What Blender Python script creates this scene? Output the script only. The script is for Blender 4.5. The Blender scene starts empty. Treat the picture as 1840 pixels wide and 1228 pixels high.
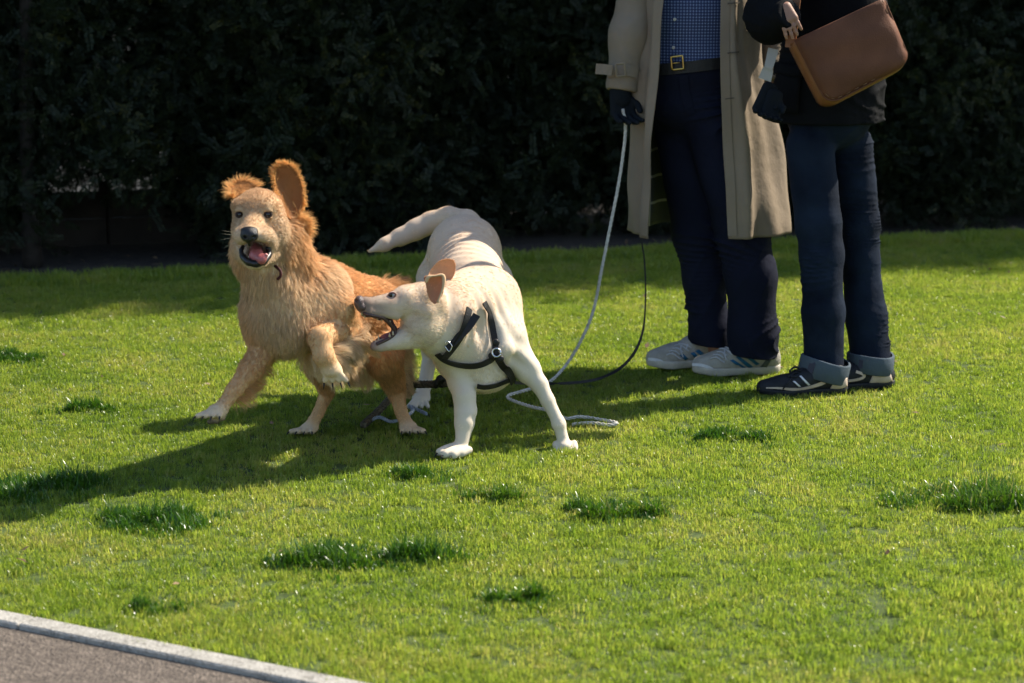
import bpy, bmesh, math, random
import numpy as np
from mathutils import Vector, Matrix, kdtree
from mathutils.bvhtree import BVHTree

rng = np.random.default_rng(7)
random.seed(7)
PI = math.pi
SC = bpy.context.scene
COL = SC.collection

# ------------------------------------------------------------------ camera
CAM_H, PITCH, FPX, IW, IH = 1.42, math.radians(10.58), 3770.0, 1840.0, 1228.0
cam_d = bpy.data.cameras.new('camera')
cam_d.sensor_width = 36.0
cam_d.lens = FPX / IW * 36.0
cam_d.clip_end = 400.0
cam_d.dof.use_dof = True
cam_d.dof.focus_distance = 6.05
cam_d.dof.aperture_fstop = 4.0
cam = bpy.data.objects.new('camera', cam_d)
cam.location = (0, 0, CAM_H)
cam.rotation_euler = (PI / 2 - PITCH, 0, 0)
COL.objects.link(cam)
SC.camera = cam

# ------------------------------------------------------------------ sky + sun
SUN_EL = math.radians(45.0)
SUN_AZ = math.radians(30.0)          # behind pure right (+x), towards +y
sun_dir = Vector((math.cos(SUN_AZ) * math.cos(SUN_EL), math.sin(SUN_AZ) * math.cos(SUN_EL), math.sin(SUN_EL)))
world = bpy.data.worlds.new('World')
SC.world = world
world.use_nodes = True
wn = world.node_tree.nodes
sky = wn.new('ShaderNodeTexSky')
sky.sky_type = 'NISHITA'
sky.sun_disc = False
sky.sun_elevation = SUN_EL
sky.sun_rotation = PI / 2 - SUN_AZ
bg = wn['Background']
bg.inputs['Strength'].default_value = 0.12
world.node_tree.links.new(sky.outputs[0], bg.inputs['Color'])
sl = bpy.data.lights.new('sun', 'SUN')
sl.energy = 5.0
sl.angle = math.radians(0.55)
sl.color = (1.0, 0.91, 0.77)
sun = bpy.data.objects.new('sun', sl)
sun.rotation_euler = (-sun_dir).to_track_quat('-Z', 'Y').to_euler()
COL.objects.link(sun)
SC.view_settings.view_transform = 'Standard'
SC.view_settings.look = 'None'
SC.view_settings.exposure = 0.85
SC.view_settings.gamma = 1.0
SC.view_settings.use_curve_mapping = False
SC.render.engine = 'CYCLES'
cy = SC.cycles
cy.max_bounces = 5
cy.diffuse_bounces = 3
cy.glossy_bounces = 3
cy.transmission_bounces = 4
cy.transparent_max_bounces = 8
cy.sample_clamp_indirect = 6.0
cy.use_adaptive_sampling = True
cy.adaptive_threshold = 0.02
cy.use_denoising = True
SC.cycles_curves.shape = 'RIBBONS'
SC.cycles_curves.subdivisions = 2

# ------------------------------------------------------------------ measuring helpers
_F = np.array([0, math.cos(PITCH), -math.sin(PITCH)])
_U = np.array([0, math.sin(PITCH), math.cos(PITCH)])
_R = np.array([1.0, 0, 0])
_C = np.array([0, 0, CAM_H])

def ray(x, y):
    return _R * ((x - IW / 2) / FPX) + _F - _U * ((y - IH / 2) / FPX)

def P(x, y, Y):
    d = ray(x, y)
    return _C + d * (Y / d[1])

def GR(x, y, z=0.0):
    d = ray(x, y)
    return _C + d * ((z - CAM_H) / d[2])

def mpp(Y):                      # metres per photo pixel at distance Y
    return Y / math.cos(PITCH) / FPX * 0.985

def nrm(v):
    v = np.asarray(v, float)
    return v / (np.linalg.norm(v) + 1e-12)

def s2l(r, g, b):
    f = lambda c: (c / 255 / 12.92) if c / 255 <= .04045 else ((c / 255 + .055) / 1.055) ** 2.4
    return (f(r), f(g), f(b))

# ------------------------------------------------------------------ object helpers
def link(o, parent=None):
    COL.objects.link(o)
    if parent is not None:
        o.parent = parent
        o.matrix_parent_inverse = Matrix.Translation(-Vector(parent.location))
    return o

def tag(o, label=None, cat=None, group=None, kind=None):
    if label: o['label'] = label
    if cat: o['category'] = cat
    if group: o['group'] = group
    if kind: o['kind'] = kind
    return o

def empty(name, loc, label, cat, group=None):
    o = bpy.data.objects.new(name, None)
    o.location = Vector([float(c) for c in loc])
    o.empty_display_size = 0.1
    COL.objects.link(o)
    return tag(o, label, cat, group)

def mesh_np(name, V, F, mat, parent=None, smooth=True, cols=None, fl=None):
    """V (n,3), F (m,3|4) numpy -> object"""
    me = bpy.data.meshes.new(name)
    V = np.ascontiguousarray(V, dtype=np.float32)
    F = np.ascontiguousarray(F, dtype=np.int32)
    n, m, k = len(V), len(F), F.shape[1]
    me.vertices.add(n); me.vertices.foreach_set('co', V.ravel())
    me.loops.add(m * k); me.loops.foreach_set('vertex_index', F.ravel())
    me.polygons.add(m); me.polygons.foreach_set('loop_start', np.arange(0, m * k, k, dtype=np.int32))
    if smooth:
        me.polygons.foreach_set('use_smooth', np.ones(m, dtype=bool))
    if cols is not None:
        a = me.attributes.new('hcol', 'FLOAT_COLOR', 'POINT')
        c4 = np.ones((n, 4), np.float32); c4[:, :3] = cols
        a.data.foreach_set('color', c4.ravel())
    if fl is not None:
        a = me.attributes.new('fl', 'FLOAT', 'POINT')
        a.data.foreach_set('value', np.asarray(fl, np.float32))
    me.update(calc_edges=True)
    me.validate()
    if mat: me.materials.append(mat)
    o = bpy.data.objects.new(name, me)
    return link(o, parent)

def mesh_py(name, V, F, mat, parent=None, smooth=True):
    me = bpy.data.meshes.new(name)
    me.from_pydata([tuple(map(float, v)) for v in V], [], [tuple(f) for f in F])
    if smooth:
        for p in me.polygons: p.use_smooth = True
    me.update()
    if mat: me.materials.append(mat)
    return link(bpy.data.objects.new(name, me), parent)

def smooth_path(pts, n=10, closed=False):
    pts = np.asarray(pts, float)
    N = len(pts)
    out = []
    segs = N if closed else N - 1
    for i in range(segs):
        if closed:
            p0, p1, p2, p3 = pts[(i - 1) % N], pts[i], pts[(i + 1) % N], pts[(i + 2) % N]
        else:
            p1, p2 = pts[i], pts[i + 1]
            p0 = pts[i - 1] if i > 0 else 2 * p1 - p2
            p3 = pts[i + 2] if i + 2 < N else 2 * p2 - p1
        for k in range(n):
            t = k / n
            out.append(.5 * ((2 * p1) + (-p0 + p2) * t + (2 * p0 - 5 * p1 + 4 * p2 - p3) * t * t + (-p0 + 3 * p1 - 3 * p2 + p3) * t ** 3))
    if not closed: out.append(pts[-1])
    return np.array(out)

def frames(path):
    """parallel-transport frames"""
    T = np.gradient(path, axis=0)
    T /= np.linalg.norm(T, axis=1)[:, None] + 1e-12
    a = np.array([0, 0, 1.0]) if abs(T[0][2]) < .9 else np.array([1.0, 0, 0])
    n = nrm(np.cross(T[0], a)); Ns = [n]
    for i in range(1, len(path)):
        n = n - T[i] * np.dot(n, T[i]); n = nrm(n); Ns.append(n)
    Ns = np.array(Ns)
    return T, Ns, np.cross(T, Ns)

def tube_vf(path, rad, seg=8, flat=1.0):
    path = np.asarray(path, float)
    rad = np.broadcast_to(np.asarray(rad, float), (len(path),))
    T, N, B = frames(path)
    th = np.linspace(0, 2 * PI, seg, endpoint=False)
    V = (path[:, None, :] + rad[:, None, None] * (np.cos(th)[None, :, None] * N[:, None, :] + flat * np.sin(th)[None, :, None] * B[:, None, :])).reshape(-1, 3)
    F = []
    n = len(path)
    for i in range(n - 1):
        for j in range(seg):
            a, b = i * seg + j, i * seg + (j + 1) % seg
            F.append((a, b, b + seg, a + seg))
    V = np.vstack([V, path[0], path[-1]])
    c0, c1 = len(V) - 2, len(V) - 1
    for j in range(seg):
        F.append((c0, (j + 1) % seg, j, c0)[:3]); F.append((c1, (n - 1) * seg + j, (n - 1) * seg + (j + 1) % seg))
    return V, F

def tube(name, path, rad, mat, parent=None, seg=8):
    V, F = tube_vf(path, rad, seg)
    return mesh_py(name, V, F, mat, parent)

def twisted_rope(name, path, rad, mat, parent=None, strands=3, pitch=.03, seg=6, fuzz=0, fmat=None):
    path = np.asarray(path, float)
    L = np.concatenate([[0], np.cumsum(np.linalg.norm(np.diff(path, axis=0), axis=1))])
    n = max(8, int(L[-1] / (pitch / 7)))
    s = np.linspace(0, L[-1], n)
    p = np.stack([np.interp(s, L, path[:, k]) for k in range(3)], 1)
    T, N, B = frames(p)
    VV, FF, o = [], [], 0
    for k in range(strands):
        ph = 2 * PI * s / pitch + k * 2 * PI / strands
        q = p + (N * np.cos(ph)[:, None] + B * np.sin(ph)[:, None]) * rad * .6
        V, F = tube_vf(q, rad * .48, seg)
        VV.append(V); FF += [tuple(i + o for i in f) for f in F]; o += len(V)
    for k in range(fuzz):
        i = rng.integers(2, n - 2)
        d = nrm(rng.normal(size=3)) * rad * rng.uniform(.9, 1.9) + T[i] * rad * rng.normal() * .8
        a = p[i]; w = nrm(np.cross(d, rng.normal(size=3))) * .0006
        VV.append(np.array([a - w, a + w, a + d])); FF.append((o, o + 1, o + 2)); o += 3
    return mesh_py(name, np.vstack(VV), FF, mat, parent)

# ------------------------------------------------------------------ materials
def new_mat(name):
    m = bpy.data.materials.new(name); m.use_nodes = True
    nt = m.node_tree
    return m, nt, nt.nodes, nt.links, nt.nodes['Principled BSDF']

def ramp(nd, stops):
    r = nd.new('ShaderNodeValToRGB')
    el = r.color_ramp.elements
    while len(el) < len(stops): el.new(.5)
    for e, (p, c) in zip(el, stops):
        e.position = p; e.color = (*c, 1) if len(c) == 3 else c
    return r

def mat_basic(name, col, rough=.7, var=.25, scale=12.0, bump=.0, bscale=200.0, spec=.3, sheen=0.0, metal=0.0, coat=0.0, col2=None):
    m, nt, nd, lk, b = new_mat(name)
    tc = nd.new('ShaderNodeTexCoord')
    nz = nd.new('ShaderNodeTexNoise'); nz.inputs['Scale'].default_value = scale; nz.inputs['Detail'].default_value = 6
    lk.new(tc.outputs['Object'], nz.inputs['Vector'])
    c2 = col2 or tuple(min(1, c * (1 + var)) for c in col)
    r = ramp(nd, [(.3, tuple(c * (1 - var) for c in col)), (.7, c2)])
    lk.new(nz.outputs['Fac'], r.inputs[0]); lk.new(r.outputs[0], b.inputs['Base Color'])
    b.inputs['Roughness'].default_value = rough
    b.inputs['Specular IOR Level'].default_value = spec
    b.inputs['Metallic'].default_value = metal
    b.inputs['Sheen Weight'].default_value = sheen
    b.inputs['Sheen Roughness'].default_value = .4
    b.inputs['Coat Weight'].default_value = coat
    if bump:
        n2 = nd.new('ShaderNodeTexNoise'); n2.inputs['Scale'].default_value = bscale; n2.inputs['Detail'].default_value = 4
        lk.new(tc.outputs['Object'], n2.inputs['Vector'])
        bp = nd.new('ShaderNodeBump'); bp.inputs['Strength'].default_value = bump; bp.inputs['Distance'].default_value = .004
        lk.new(n2.outputs['Fac'], bp.inputs['Height']); lk.new(bp.outputs[0], b.inputs['Normal'])
    return m

def mat_fur(name, trans=.3, rough=.55, spec=.25, sat=1.0):
    """colour comes per strand / per vertex from the attribute hcol (the coat's own markings)"""
    m, nt, nd, lk, b = new_mat(name)
    at = nd.new('ShaderNodeAttribute'); at.attribute_name = 'hcol'
    b.inputs['Roughness'].default_value = rough
    b.inputs['Specular IOR Level'].default_value = spec
    lk.new(at.outputs['Color'], b.inputs['Base Color'])
    tr = nd.new('ShaderNodeBsdfTranslucent'); lk.new(at.outputs['Color'], tr.inputs['Color'])
    mx = nd.new('ShaderNodeMixShader'); mx.inputs[0].default_value = trans
    out = nd['Material Output']
    lk.new(b.outputs[0], mx.inputs[1]); lk.new(tr.outputs[0], mx.inputs[2]); lk.new(mx.outputs[0], out.inputs['Surface'])
    return m

# ------------------------------------------------------------------ signed-distance modelling
class Body:
    """a figure as one smooth surface: rounded cones and ellipsoids blended together"""
    def __init__(s, col=(.5, .5, .5), L=.02):
        s.p = []; s.col = col; s.L = L
    def _add(s, **k):
        k.setdefault('sub', False); s.p.append(k)
    def cone(s, a, b, r1, r2, k=.03, col=None, L=None, flow=None, sub=False, wt=1.0):
        a, b = np.asarray(a, float), np.asarray(b, float)
        s._add(t='c', a=a, b=b, r1=r1, r2=r2, k=k, col=col or s.col, L=s.L if L is None else L,
               flow=nrm(b - a) if flow is None else nrm(flow), sub=sub)
    def chain(s, pts, k=.03, **kw):
        """pts: list of (x,y,Y,r_px) in photo measure"""
        for (a, b) in zip(pts[:-1], pts[1:]):
            s.cone(P(*a[:3]), P(*b[:3]), a[3] * mpp(a[2]), b[3] * mpp(b[2]), k, **kw)
    def ell(s, c, r, axes=None, k=.03, col=None, L=None, flow=(0, 0, -1), sub=False):
        A = np.eye(3) if axes is None else np.array(axes, float)
        s._add(t='e', c=np.asarray(c, float), r=np.asarray(r, float), A=A, k=k, col=col or s.col, L=s.L if L is None else L,
               flow=nrm(flow), sub=sub)
    def ellp(s, x, y, Y, rx, ry, rd, k=.03, ax=None, **kw):
        m = mpp(Y)
        s.ell(P(x, y, Y), (rx * m, rd, ry * m), ax, k, **kw)
    @staticmethod
    def dist(q, X):
        if q['t'] == 'c':
            ab = q['b'] - q['a']; t = np.clip(((X - q['a']) @ ab) / (ab @ ab + 1e-12), 0, 1)
            d = X - q['a'] - t[..., None] * ab
            return np.sqrt((d * d).sum(-1)) - (q['r1'] + (q['r2'] - q['r1']) * t)
        p = (X - q['c']) @ q['A'].T
        k0 = np.sqrt(((p / q['r']) ** 2).sum(-1)); k1 = np.sqrt(((p / q['r'] ** 2) ** 2).sum(-1))
        return k0 * (k0 - 1) / (k1 + 1e-9)
    def bounds(s, q):
        if q['t'] == 'c':
            r = max(q['r1'], q['r2'])
            return np.minimum(q['a'], q['b']) - r, np.maximum(q['a'], q['b']) + r
        r = q['r'].max()
        return q['c'] - r, q['c'] + r
    def mesh(s, h=.005, warp=None, cut=None):
        lo = np.min([s.bounds(q)[0] for q in s.p if not q['sub']], 0) - .03
        hi = np.max([s.bounds(q)[1] for q in s.p if not q['sub']], 0) + .03
        n = np.ceil((hi - lo) / h).astype(int) + 1
        ax = [lo[i] + h * np.arange(n[i]) for i in range(3)]
        F = np.full(n, .06, np.float32)
        for q in s.p:
            b0, b1 = s.bounds(q); mg = q['k'] + .025
            i0 = np.maximum(((b0 - mg - lo) / h).astype(int), 0); i1 = np.minimum(((b1 + mg - lo) / h).astype(int) + 2, n)
            if (i1 <= i0).any(): continue
            X = np.stack(np.meshgrid(*[ax[i][i0[i]:i1[i]] for i in range(3)], indexing='ij'), -1)
            d = s.dist(q, X).astype(np.float32)
            sl_ = tuple(slice(i0[i], i1[i]) for i in range(3)); f = F[sl_]; k = q['k']
            if q['sub']:
                d = -d; hh = np.maximum(k - np.abs(f - d), 0) / k; F[sl_] = np.maximum(f, d) + hh * hh * k * .25
            else:
                hh = np.maximum(k - np.abs(f - d), 0) / k; F[sl_] = np.minimum(f, d) - hh * hh * k * .25
        if warp is not None or cut is not None:
            X = np.stack(np.meshgrid(*ax, indexing='ij'), -1)
            if warp is not None: F = F + warp(X).astype(np.float32)
            if cut is not None: F = np.maximum(F, cut(X).astype(np.float32))
        return surface_nets(F, lo, h)
    def blend(s, X, sig=.012):
        """per point: colour, hair length, flow direction from the nearest pieces"""
        D = np.stack([np.abs(s.dist(q, X)) if q['sub'] else s.dist(q, X) + (0 if True else 0) for q in s.p], 1)
        W = np.exp(-np.clip((D - D.min(1, keepdims=True)) / sig, 0, 40))
        W /= W.sum(1, keepdims=True)
        col = W @ np.array([q['col'] for q in s.p]); L = W @ np.array([q['L'] for q in s.p]); fl = W @ np.array([q['flow'] for q in s.p])
        return col, L, fl

def surface_nets(F, lo, h):
    nx, ny, nz = F.shape
    ins = F < 0
    corners = [(i, j, k) for i in (0, 1) for j in (0, 1) for k in (0, 1)]
    cnt = np.zeros((nx - 1, ny - 1, nz - 1), np.int8)
    for (i, j, k) in corners: cnt += ins[i:nx - 1 + i, j:ny - 1 + j, k:nz - 1 + k]
    act = (cnt > 0) & (cnt < 8)
    idx = np.argwhere(act)
    vals = np.stack([F[idx[:, 0] + i, idx[:, 1] + j, idx[:, 2] + k] for (i, j, k) in corners], 1)
    acc = np.zeros((len(idx), 3)); num = np.zeros(len(idx))
    cc = np.array(corners, float)
    for a in range(8):
        for b in range(a + 1, 8):
            if np.abs(cc[a] - cc[b]).sum() != 1: continue
            va, vb = vals[:, a], vals[:, b]; m = (va < 0) != (vb < 0)
            t = np.where(m, va / np.where(m, va - vb, 1), 0)
            acc += m[:, None] * (cc[a] + t[:, None] * (cc[b] - cc[a])); num += m
    V = lo + h * (idx + acc / num[:, None])
    vid = np.full(act.shape, -1, np.int64); vid[act] = np.arange(len(idx))
    Q = []
    for axis in range(3):
        o1, o2 = [(1, 2), (2, 0), (0, 1)][axis]
        sa = [slice(1, -1)] * 3; sb = [slice(1, -1)] * 3
        sa[axis] = slice(0, -1); sb[axis] = slice(1, None)
        A, B = ins[tuple(sa)], ins[tuple(sb)]
        e = np.argwhere(A != B)
        off = np.array([1, 1, 1]); off[axis] = 0
        e0 = e + off
        flip = A[tuple(e.T)]
        def cell(d1, d2):
            c = e0.copy(); c[:, o1] -= d1; c[:, o2] -= d2
            return vid[tuple(c.T)]
        q = np.stack([cell(1, 1), cell(0, 1), cell(0, 0), cell(1, 0)], 1)
        q[~flip] = q[~flip][:, ::-1]
        Q.append(q)
    Q = np.vstack(Q)
    Q = Q[(Q >= 0).all(1)]
    return V, Q

def relax(V, Q, it=2, lam=.5):
    n = len(V)
    E = np.vstack([Q[:, [0, 1]], Q[:, [1, 2]], Q[:, [2, 3]], Q[:, [3, 0]]])
    for _ in range(it):
        acc = np.zeros_like(V); num = np.zeros(n)
        np.add.at(acc, E[:, 0], V[E[:, 1]]); np.add.at(num, E[:, 0], 1)
        np.add.at(acc, E[:, 1], V[E[:, 0]]); np.add.at(num, E[:, 1], 1)
        V = V + lam * (acc / np.maximum(num, 1)[:, None] - V)
    return V

def vnormals(V, Q):
    n = np.cross(V[Q[:, 2]] - V[Q[:, 0]], V[Q[:, 3]] - V[Q[:, 1]])
    N = np.zeros_like(V)
    for k in range(4): np.add.at(N, Q[:, k], n)
    return N / (np.linalg.norm(N, axis=1)[:, None] + 1e-12)

def bvh_of(V, Q):
    return BVHTree.FromPolygons([tuple(v) for v in V.tolist()], [tuple(q) for q in Q.tolist()])

def hit(bvh, x, y, back=False):
    """the point of a surface seen at a photo position (or its far side)"""
    d = Vector(nrm(ray(x, y)).tolist())
    if back:
        o = Vector(_C.tolist()) + d * 14
        r = bvh.ray_cast(o, -d)
    else:
        r = bvh.ray_cast(Vector(_C.tolist()), d)
    if r[0] is None: return None, None
    return np.array(r[0]), np.array(r[1])

def vnoise(X, s, seed=0):
    """cheap smooth pseudo-noise"""
    r = np.random.default_rng(seed)
    out = 0
    for i in range(5):
        k = r.normal(size=3); k = k / np.linalg.norm(k) * s * r.uniform(.6, 1.5)
        out = out + np.sin(X @ k + r.uniform(0, 6.28))
    return out / 5 * 1.4

def fur(name, V, Q, body, n, mat, parent, lift=.35, grav=.25, rad=.00035, clump=.5, nclump=2500, jit=.25, npt=5, lenmul=1.0, colvar=.12, mask=None, tip=.15, lnoise=0.0, clumpcol=.12, region=None):
    Nn = vnormals(V, Q)
    ar = np.linalg.norm(np.cross(V[Q[:, 2]] - V[Q[:, 0]], V[Q[:, 3]] - V[Q[:, 1]]), axis=1)
    if region is not None: ar = ar * region(V[Q].mean(1))
    f = rng.choice(len(Q), size=n, p=ar / ar.sum())
    u, v = rng.random(n), rng.random(n)
    w = np.stack([(1 - u) * (1 - v), u * (1 - v), u * v, (1 - u) * v], 1)
    X = (V[Q[f]] * w[..., None]).sum(1); N = (Nn[Q[f]] * w[..., None]).sum(1); N /= np.linalg.norm(N, axis=1)[:, None]
    col, L, fl = body.blend(X)
    if mask is not None:
        k, c2 = mask(X, col, L); L = L * k; col = c2
    keep = L > .0025
    X, N, col, L, fl = X[keep], N[keep], col[keep], L[keep], fl[keep]
    n = len(X)
    # tufts
    ci = rng.choice(n, size=min(nclump, n), replace=False)
    kd = kdtree.KDTree(len(ci))
    for i, c in enumerate(ci): kd.insert(X[c], i)
    kd.balance()
    near = np.array([kd.find(x)[1] for x in X.tolist()])
    cr = rng.normal(size=(len(ci), 3)) * jit
    T = fl - N * (fl * N).sum(1)[:, None]; T /= np.linalg.norm(T, axis=1)[:, None] + 1e-9
    fieldn = np.stack([vnoise(X, 22, 1), vnoise(X, 22, 2), vnoise(X, 22, 3)], 1) * jit
    d0 = T * (1 - lift) + N * lift + cr[near] * .8 + fieldn + rng.normal(size=(n, 3)) * jit * .35
    # never into the skin
    dn = (d0 * N).sum(1); d0 = d0 + N * np.maximum(.06 - dn, 0)[:, None]
    d0 /= np.linalg.norm(d0, axis=1)[:, None]
    L = L * lenmul * rng.uniform(.7, 1.15, n) * (1 + lnoise * vnoise(X, 35, 9))
    pts = np.zeros((n, npt, 3)); pts[:, 0] = X - N * .0015
    d = d0.copy(); g = np.array([0, 0, -1.0])
    for i in range(1, npt):
        pts[:, i] = pts[:, i - 1] + d * (L / (npt - 1))[:, None]
        d = d + (g * grav + T * .18 - N * .06) * (1.0 / npt) * 1.6
        d /= np.linalg.norm(d, axis=1)[:, None]
    # pull the tips of a tuft together
    cidx = ci[near]
    off = pts[cidx] - pts[cidx][:, :1]
    s = np.linspace(0, 1, npt)[None, :, None] ** 1.5 * clump * np.clip(L / .03, .15, 1)[:, None, None]
    tgt = pts[:, :1] * .45 + pts[cidx][:, :1] * .55 + off
    pts = pts * (1 - s) + tgt * s
    hc = bpy.data.hair_curves.new(name)
    hc.add_curves([npt] * n)
    hc.attributes['position'].data.foreach_set('vector', pts.astype(np.float32).ravel())
    ra = hc.attributes.get('radius') or hc.attributes.new('radius', 'FLOAT', 'POINT')
    rr = rad * (1 - (1 - tip) * np.linspace(0, 1, npt) ** 1.5)
    ra.data.foreach_set('value', np.tile(rr, n).astype(np.float32))
    ca = hc.attributes.new('hcol', 'FLOAT_COLOR', 'CURVE')
    c4 = np.ones((n, 4), np.float32)
    c4[:, :3] = np.clip(col * (1 + colvar * rng.normal(size=(n, 1)) + colvar * .8 * vnoise(X, 30, 5)[:, None] + clumpcol * rng.normal(size=(len(ci), 1))[near]), .01, .95)
    ca.data.foreach_set('color', c4.ravel())
    hc.materials.append(mat)
    o = bpy.data.objects.new(name, hc)
    return link(o, parent)

def surf_patch(name, bvh, poly, mat, parent=None, off=.0015, nu=6, nv=3, thick=.0012):
    """a thin piece lying on a surface; poly = 4 photo corners"""
    a, b, c, d = [np.array(p, float) for p in poly]
    V = []
    for i in range(nu + 1):
        for j in range(nv + 1):
            u, v = i / nu, j / nv
            q = (a * (1 - u) + b * u) * (1 - v) + (d * (1 - u) + c * u) * v
            p, n = hit(bvh, *q)
            if p is None:
                V.append(None); continue
            if np.dot(n, ray(*q)) > 0: n = -n
            V.append((p, n))
    ok = [v for v in V if v is not None]
    if not ok: return None
    m = np.mean([v[0] for v in ok], 0)
    W = []; 
    for v in V:
        if v is None: v = min(ok, key=lambda t: 0)
        W.append(v[0] + v[1] * (off + thick))
    F = []
    good = [v is not None for v in V]
    for i in range(nu):
        for j in range(nv):
            q = [i * (nv + 1) + j, (i + 1) * (nv + 1) + j, (i + 1) * (nv + 1) + j + 1, i * (nv + 1) + j + 1]
            if all(good[k] for k in q):
                z = [W[k] for k in q]
                if max(np.linalg.norm(z[k] - z[(k + 1) % 4]) for k in range(4)) < .08: F.append(q)
    if not F: return None
    o = mesh_py(name, W, F, mat, parent)
    md = o.modifiers.new('thickness', 'SOLIDIFY'); md.thickness = thick * 2; md.offset = -1 if False else 0
    return o

def strap(name, pts, normals, width, mat, parent=None, thick=.003):
    """a flat band along a path with surface normals"""
    pts, normals = np.asarray(pts), np.asarray(normals)
    T = np.gradient(pts, axis=0); T /= np.linalg.norm(T, axis=1)[:, None]
    Sd = np.cross(T, normals); Sd /= np.linalg.norm(Sd, axis=1)[:, None]
    Nn = np.cross(Sd, T)
    w = np.broadcast_to(width, (len(pts),))[:, None] / 2
    V = np.stack([pts + Sd * w - Nn * thick / 2, pts - Sd * w - Nn * thick / 2, pts - Sd * w + Nn * thick / 2, pts + Sd * w + Nn * thick / 2], 1).reshape(-1, 3)
    F = []
    for i in range(len(pts) - 1):
        for j in range(4):
            a, b = i * 4 + j, i * 4 + (j + 1) % 4
            F.append((a, b, b + 4, a + 4))
    F.append((3, 2, 1, 0)); k = (len(pts) - 1) * 4; F.append((k, k + 1, k + 2, k + 3))
    o = mesh_py(name, V, F, mat, parent, smooth=False)
    return o

def on_surface(bvh, px, off=.004, n=8, back=False):
    """smooth path of photo points laid on a surface"""
    path = smooth_path(np.array(px, float), n)
    pts, nn = [], []
    for q in path:
        p, m = hit(bvh, q[0], q[1], back)
        if p is None: continue
        if np.dot(m, ray(*q)) > 0 and not back: m = -m
        pts.append(p + m * off); nn.append(m)
    pts, nn = np.array(pts), np.array(nn)
    for _ in range(3):
        pts[1:-1] = (pts[:-2] + pts[2:] + 2 * pts[1:-1]) / 4
        nn[1:-1] = (nn[:-2] + nn[2:] + 2 * nn[1:-1]) / 4
    return pts, nn / np.linalg.norm(nn, axis=1)[:, None]

def ball(name, c, r, mat, parent=None, axes=None, seg=14, rings=9):
    r = np.broadcast_to(np.asarray(r, float), (3,))
    A = np.eye(3) if axes is None else np.array(axes)
    V, F = [], []
    for i in range(rings + 1):
        a = PI * i / rings
        for j in range(seg):
            t = 2 * PI * j / seg
            v = np.array([math.sin(a) * math.cos(t), math.sin(a) * math.sin(t), math.cos(a)]) * r
            V.append(np.asarray(c) + v @ A)
    for i in range(rings):
        for j in range(seg):
            F.append((i * seg + j, (i + 1) * seg + j, (i + 1) * seg + (j + 1) % seg, i * seg + (j + 1) % seg))
    o = mesh_py(name, V, F, mat, parent)
    return o

def box_vf(c, size, R=None):
    R = np.eye(3) if R is None else np.asarray(R)
    V = []
    for x in (-.5, .5):
        for y in (-.5, .5):
            for z in (-.5, .5):
                V.append(np.asarray(c) + (np.array([x, y, z]) * size) @ R)
    F = [(0, 1, 3, 2), (4, 6, 7, 5), (0, 4, 5, 1), (2, 3, 7, 6), (0, 2, 6, 4), (1, 5, 7, 3)]
    return V, F

def box(name, c, size, mat, parent=None, R=None, bevel=.0):
    V, F = box_vf(c, size, R)
    o = mesh_py(name, V, F, mat, parent, smooth=False)
    if bevel:
        b = o.modifiers.new('bevel', 'BEVEL'); b.width = bevel; b.segments = 2
    return o

# ================================================================== SETTING
def hgt(x, y):
    """gentle unevenness of the lawn"""
    x = np.asarray(x, float); y = np.asarray(y, float)
    return .008 * np.sin(1.7 * x + .6 * y) * np.sin(.9 * y - .5 * x + 1) + .005 * np.sin(4.1 * x - 2.2 * y)

_ka, _kb = GR(0, 1100)[:2], GR(641, 1228)[:2]
kpath = _ka + np.linspace(-3.2, 4.5, 150)[:, None] * nrm(_kb - _ka)       # lawn side of the kerb
KW = .058
_kt = np.gradient(kpath, axis=0); _kt /= np.linalg.norm(_kt, axis=1)[:, None]
_kn = np.stack([_kt[:, 1], -_kt[:, 0]], 1); _kn *= -np.sign(_kn[:, 1:2])   # towards the path
def kerb_side(p):
    """signed distance to the kerb's lawn side, positive on the path side"""
    p = np.asarray(p, float); out = np.empty(len(p))
    for i0 in range(0, len(p), 20000):
        d = p[i0:i0 + 20000, None, :] - kpath[None]
        j = (d ** 2).sum(-1).argmin(1)
        out[i0:i0 + 20000] = (d[np.arange(len(j)), j] * _kn[j]).sum(1)
    return out
E0, E1 = GR(0, 508)[:2], GR(1840, 424)[:2]             # lawn / flower bed edge
ed = nrm(E1 - E0); en_ = np.array([-ed[1], ed[0]])        # away from the camera

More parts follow.
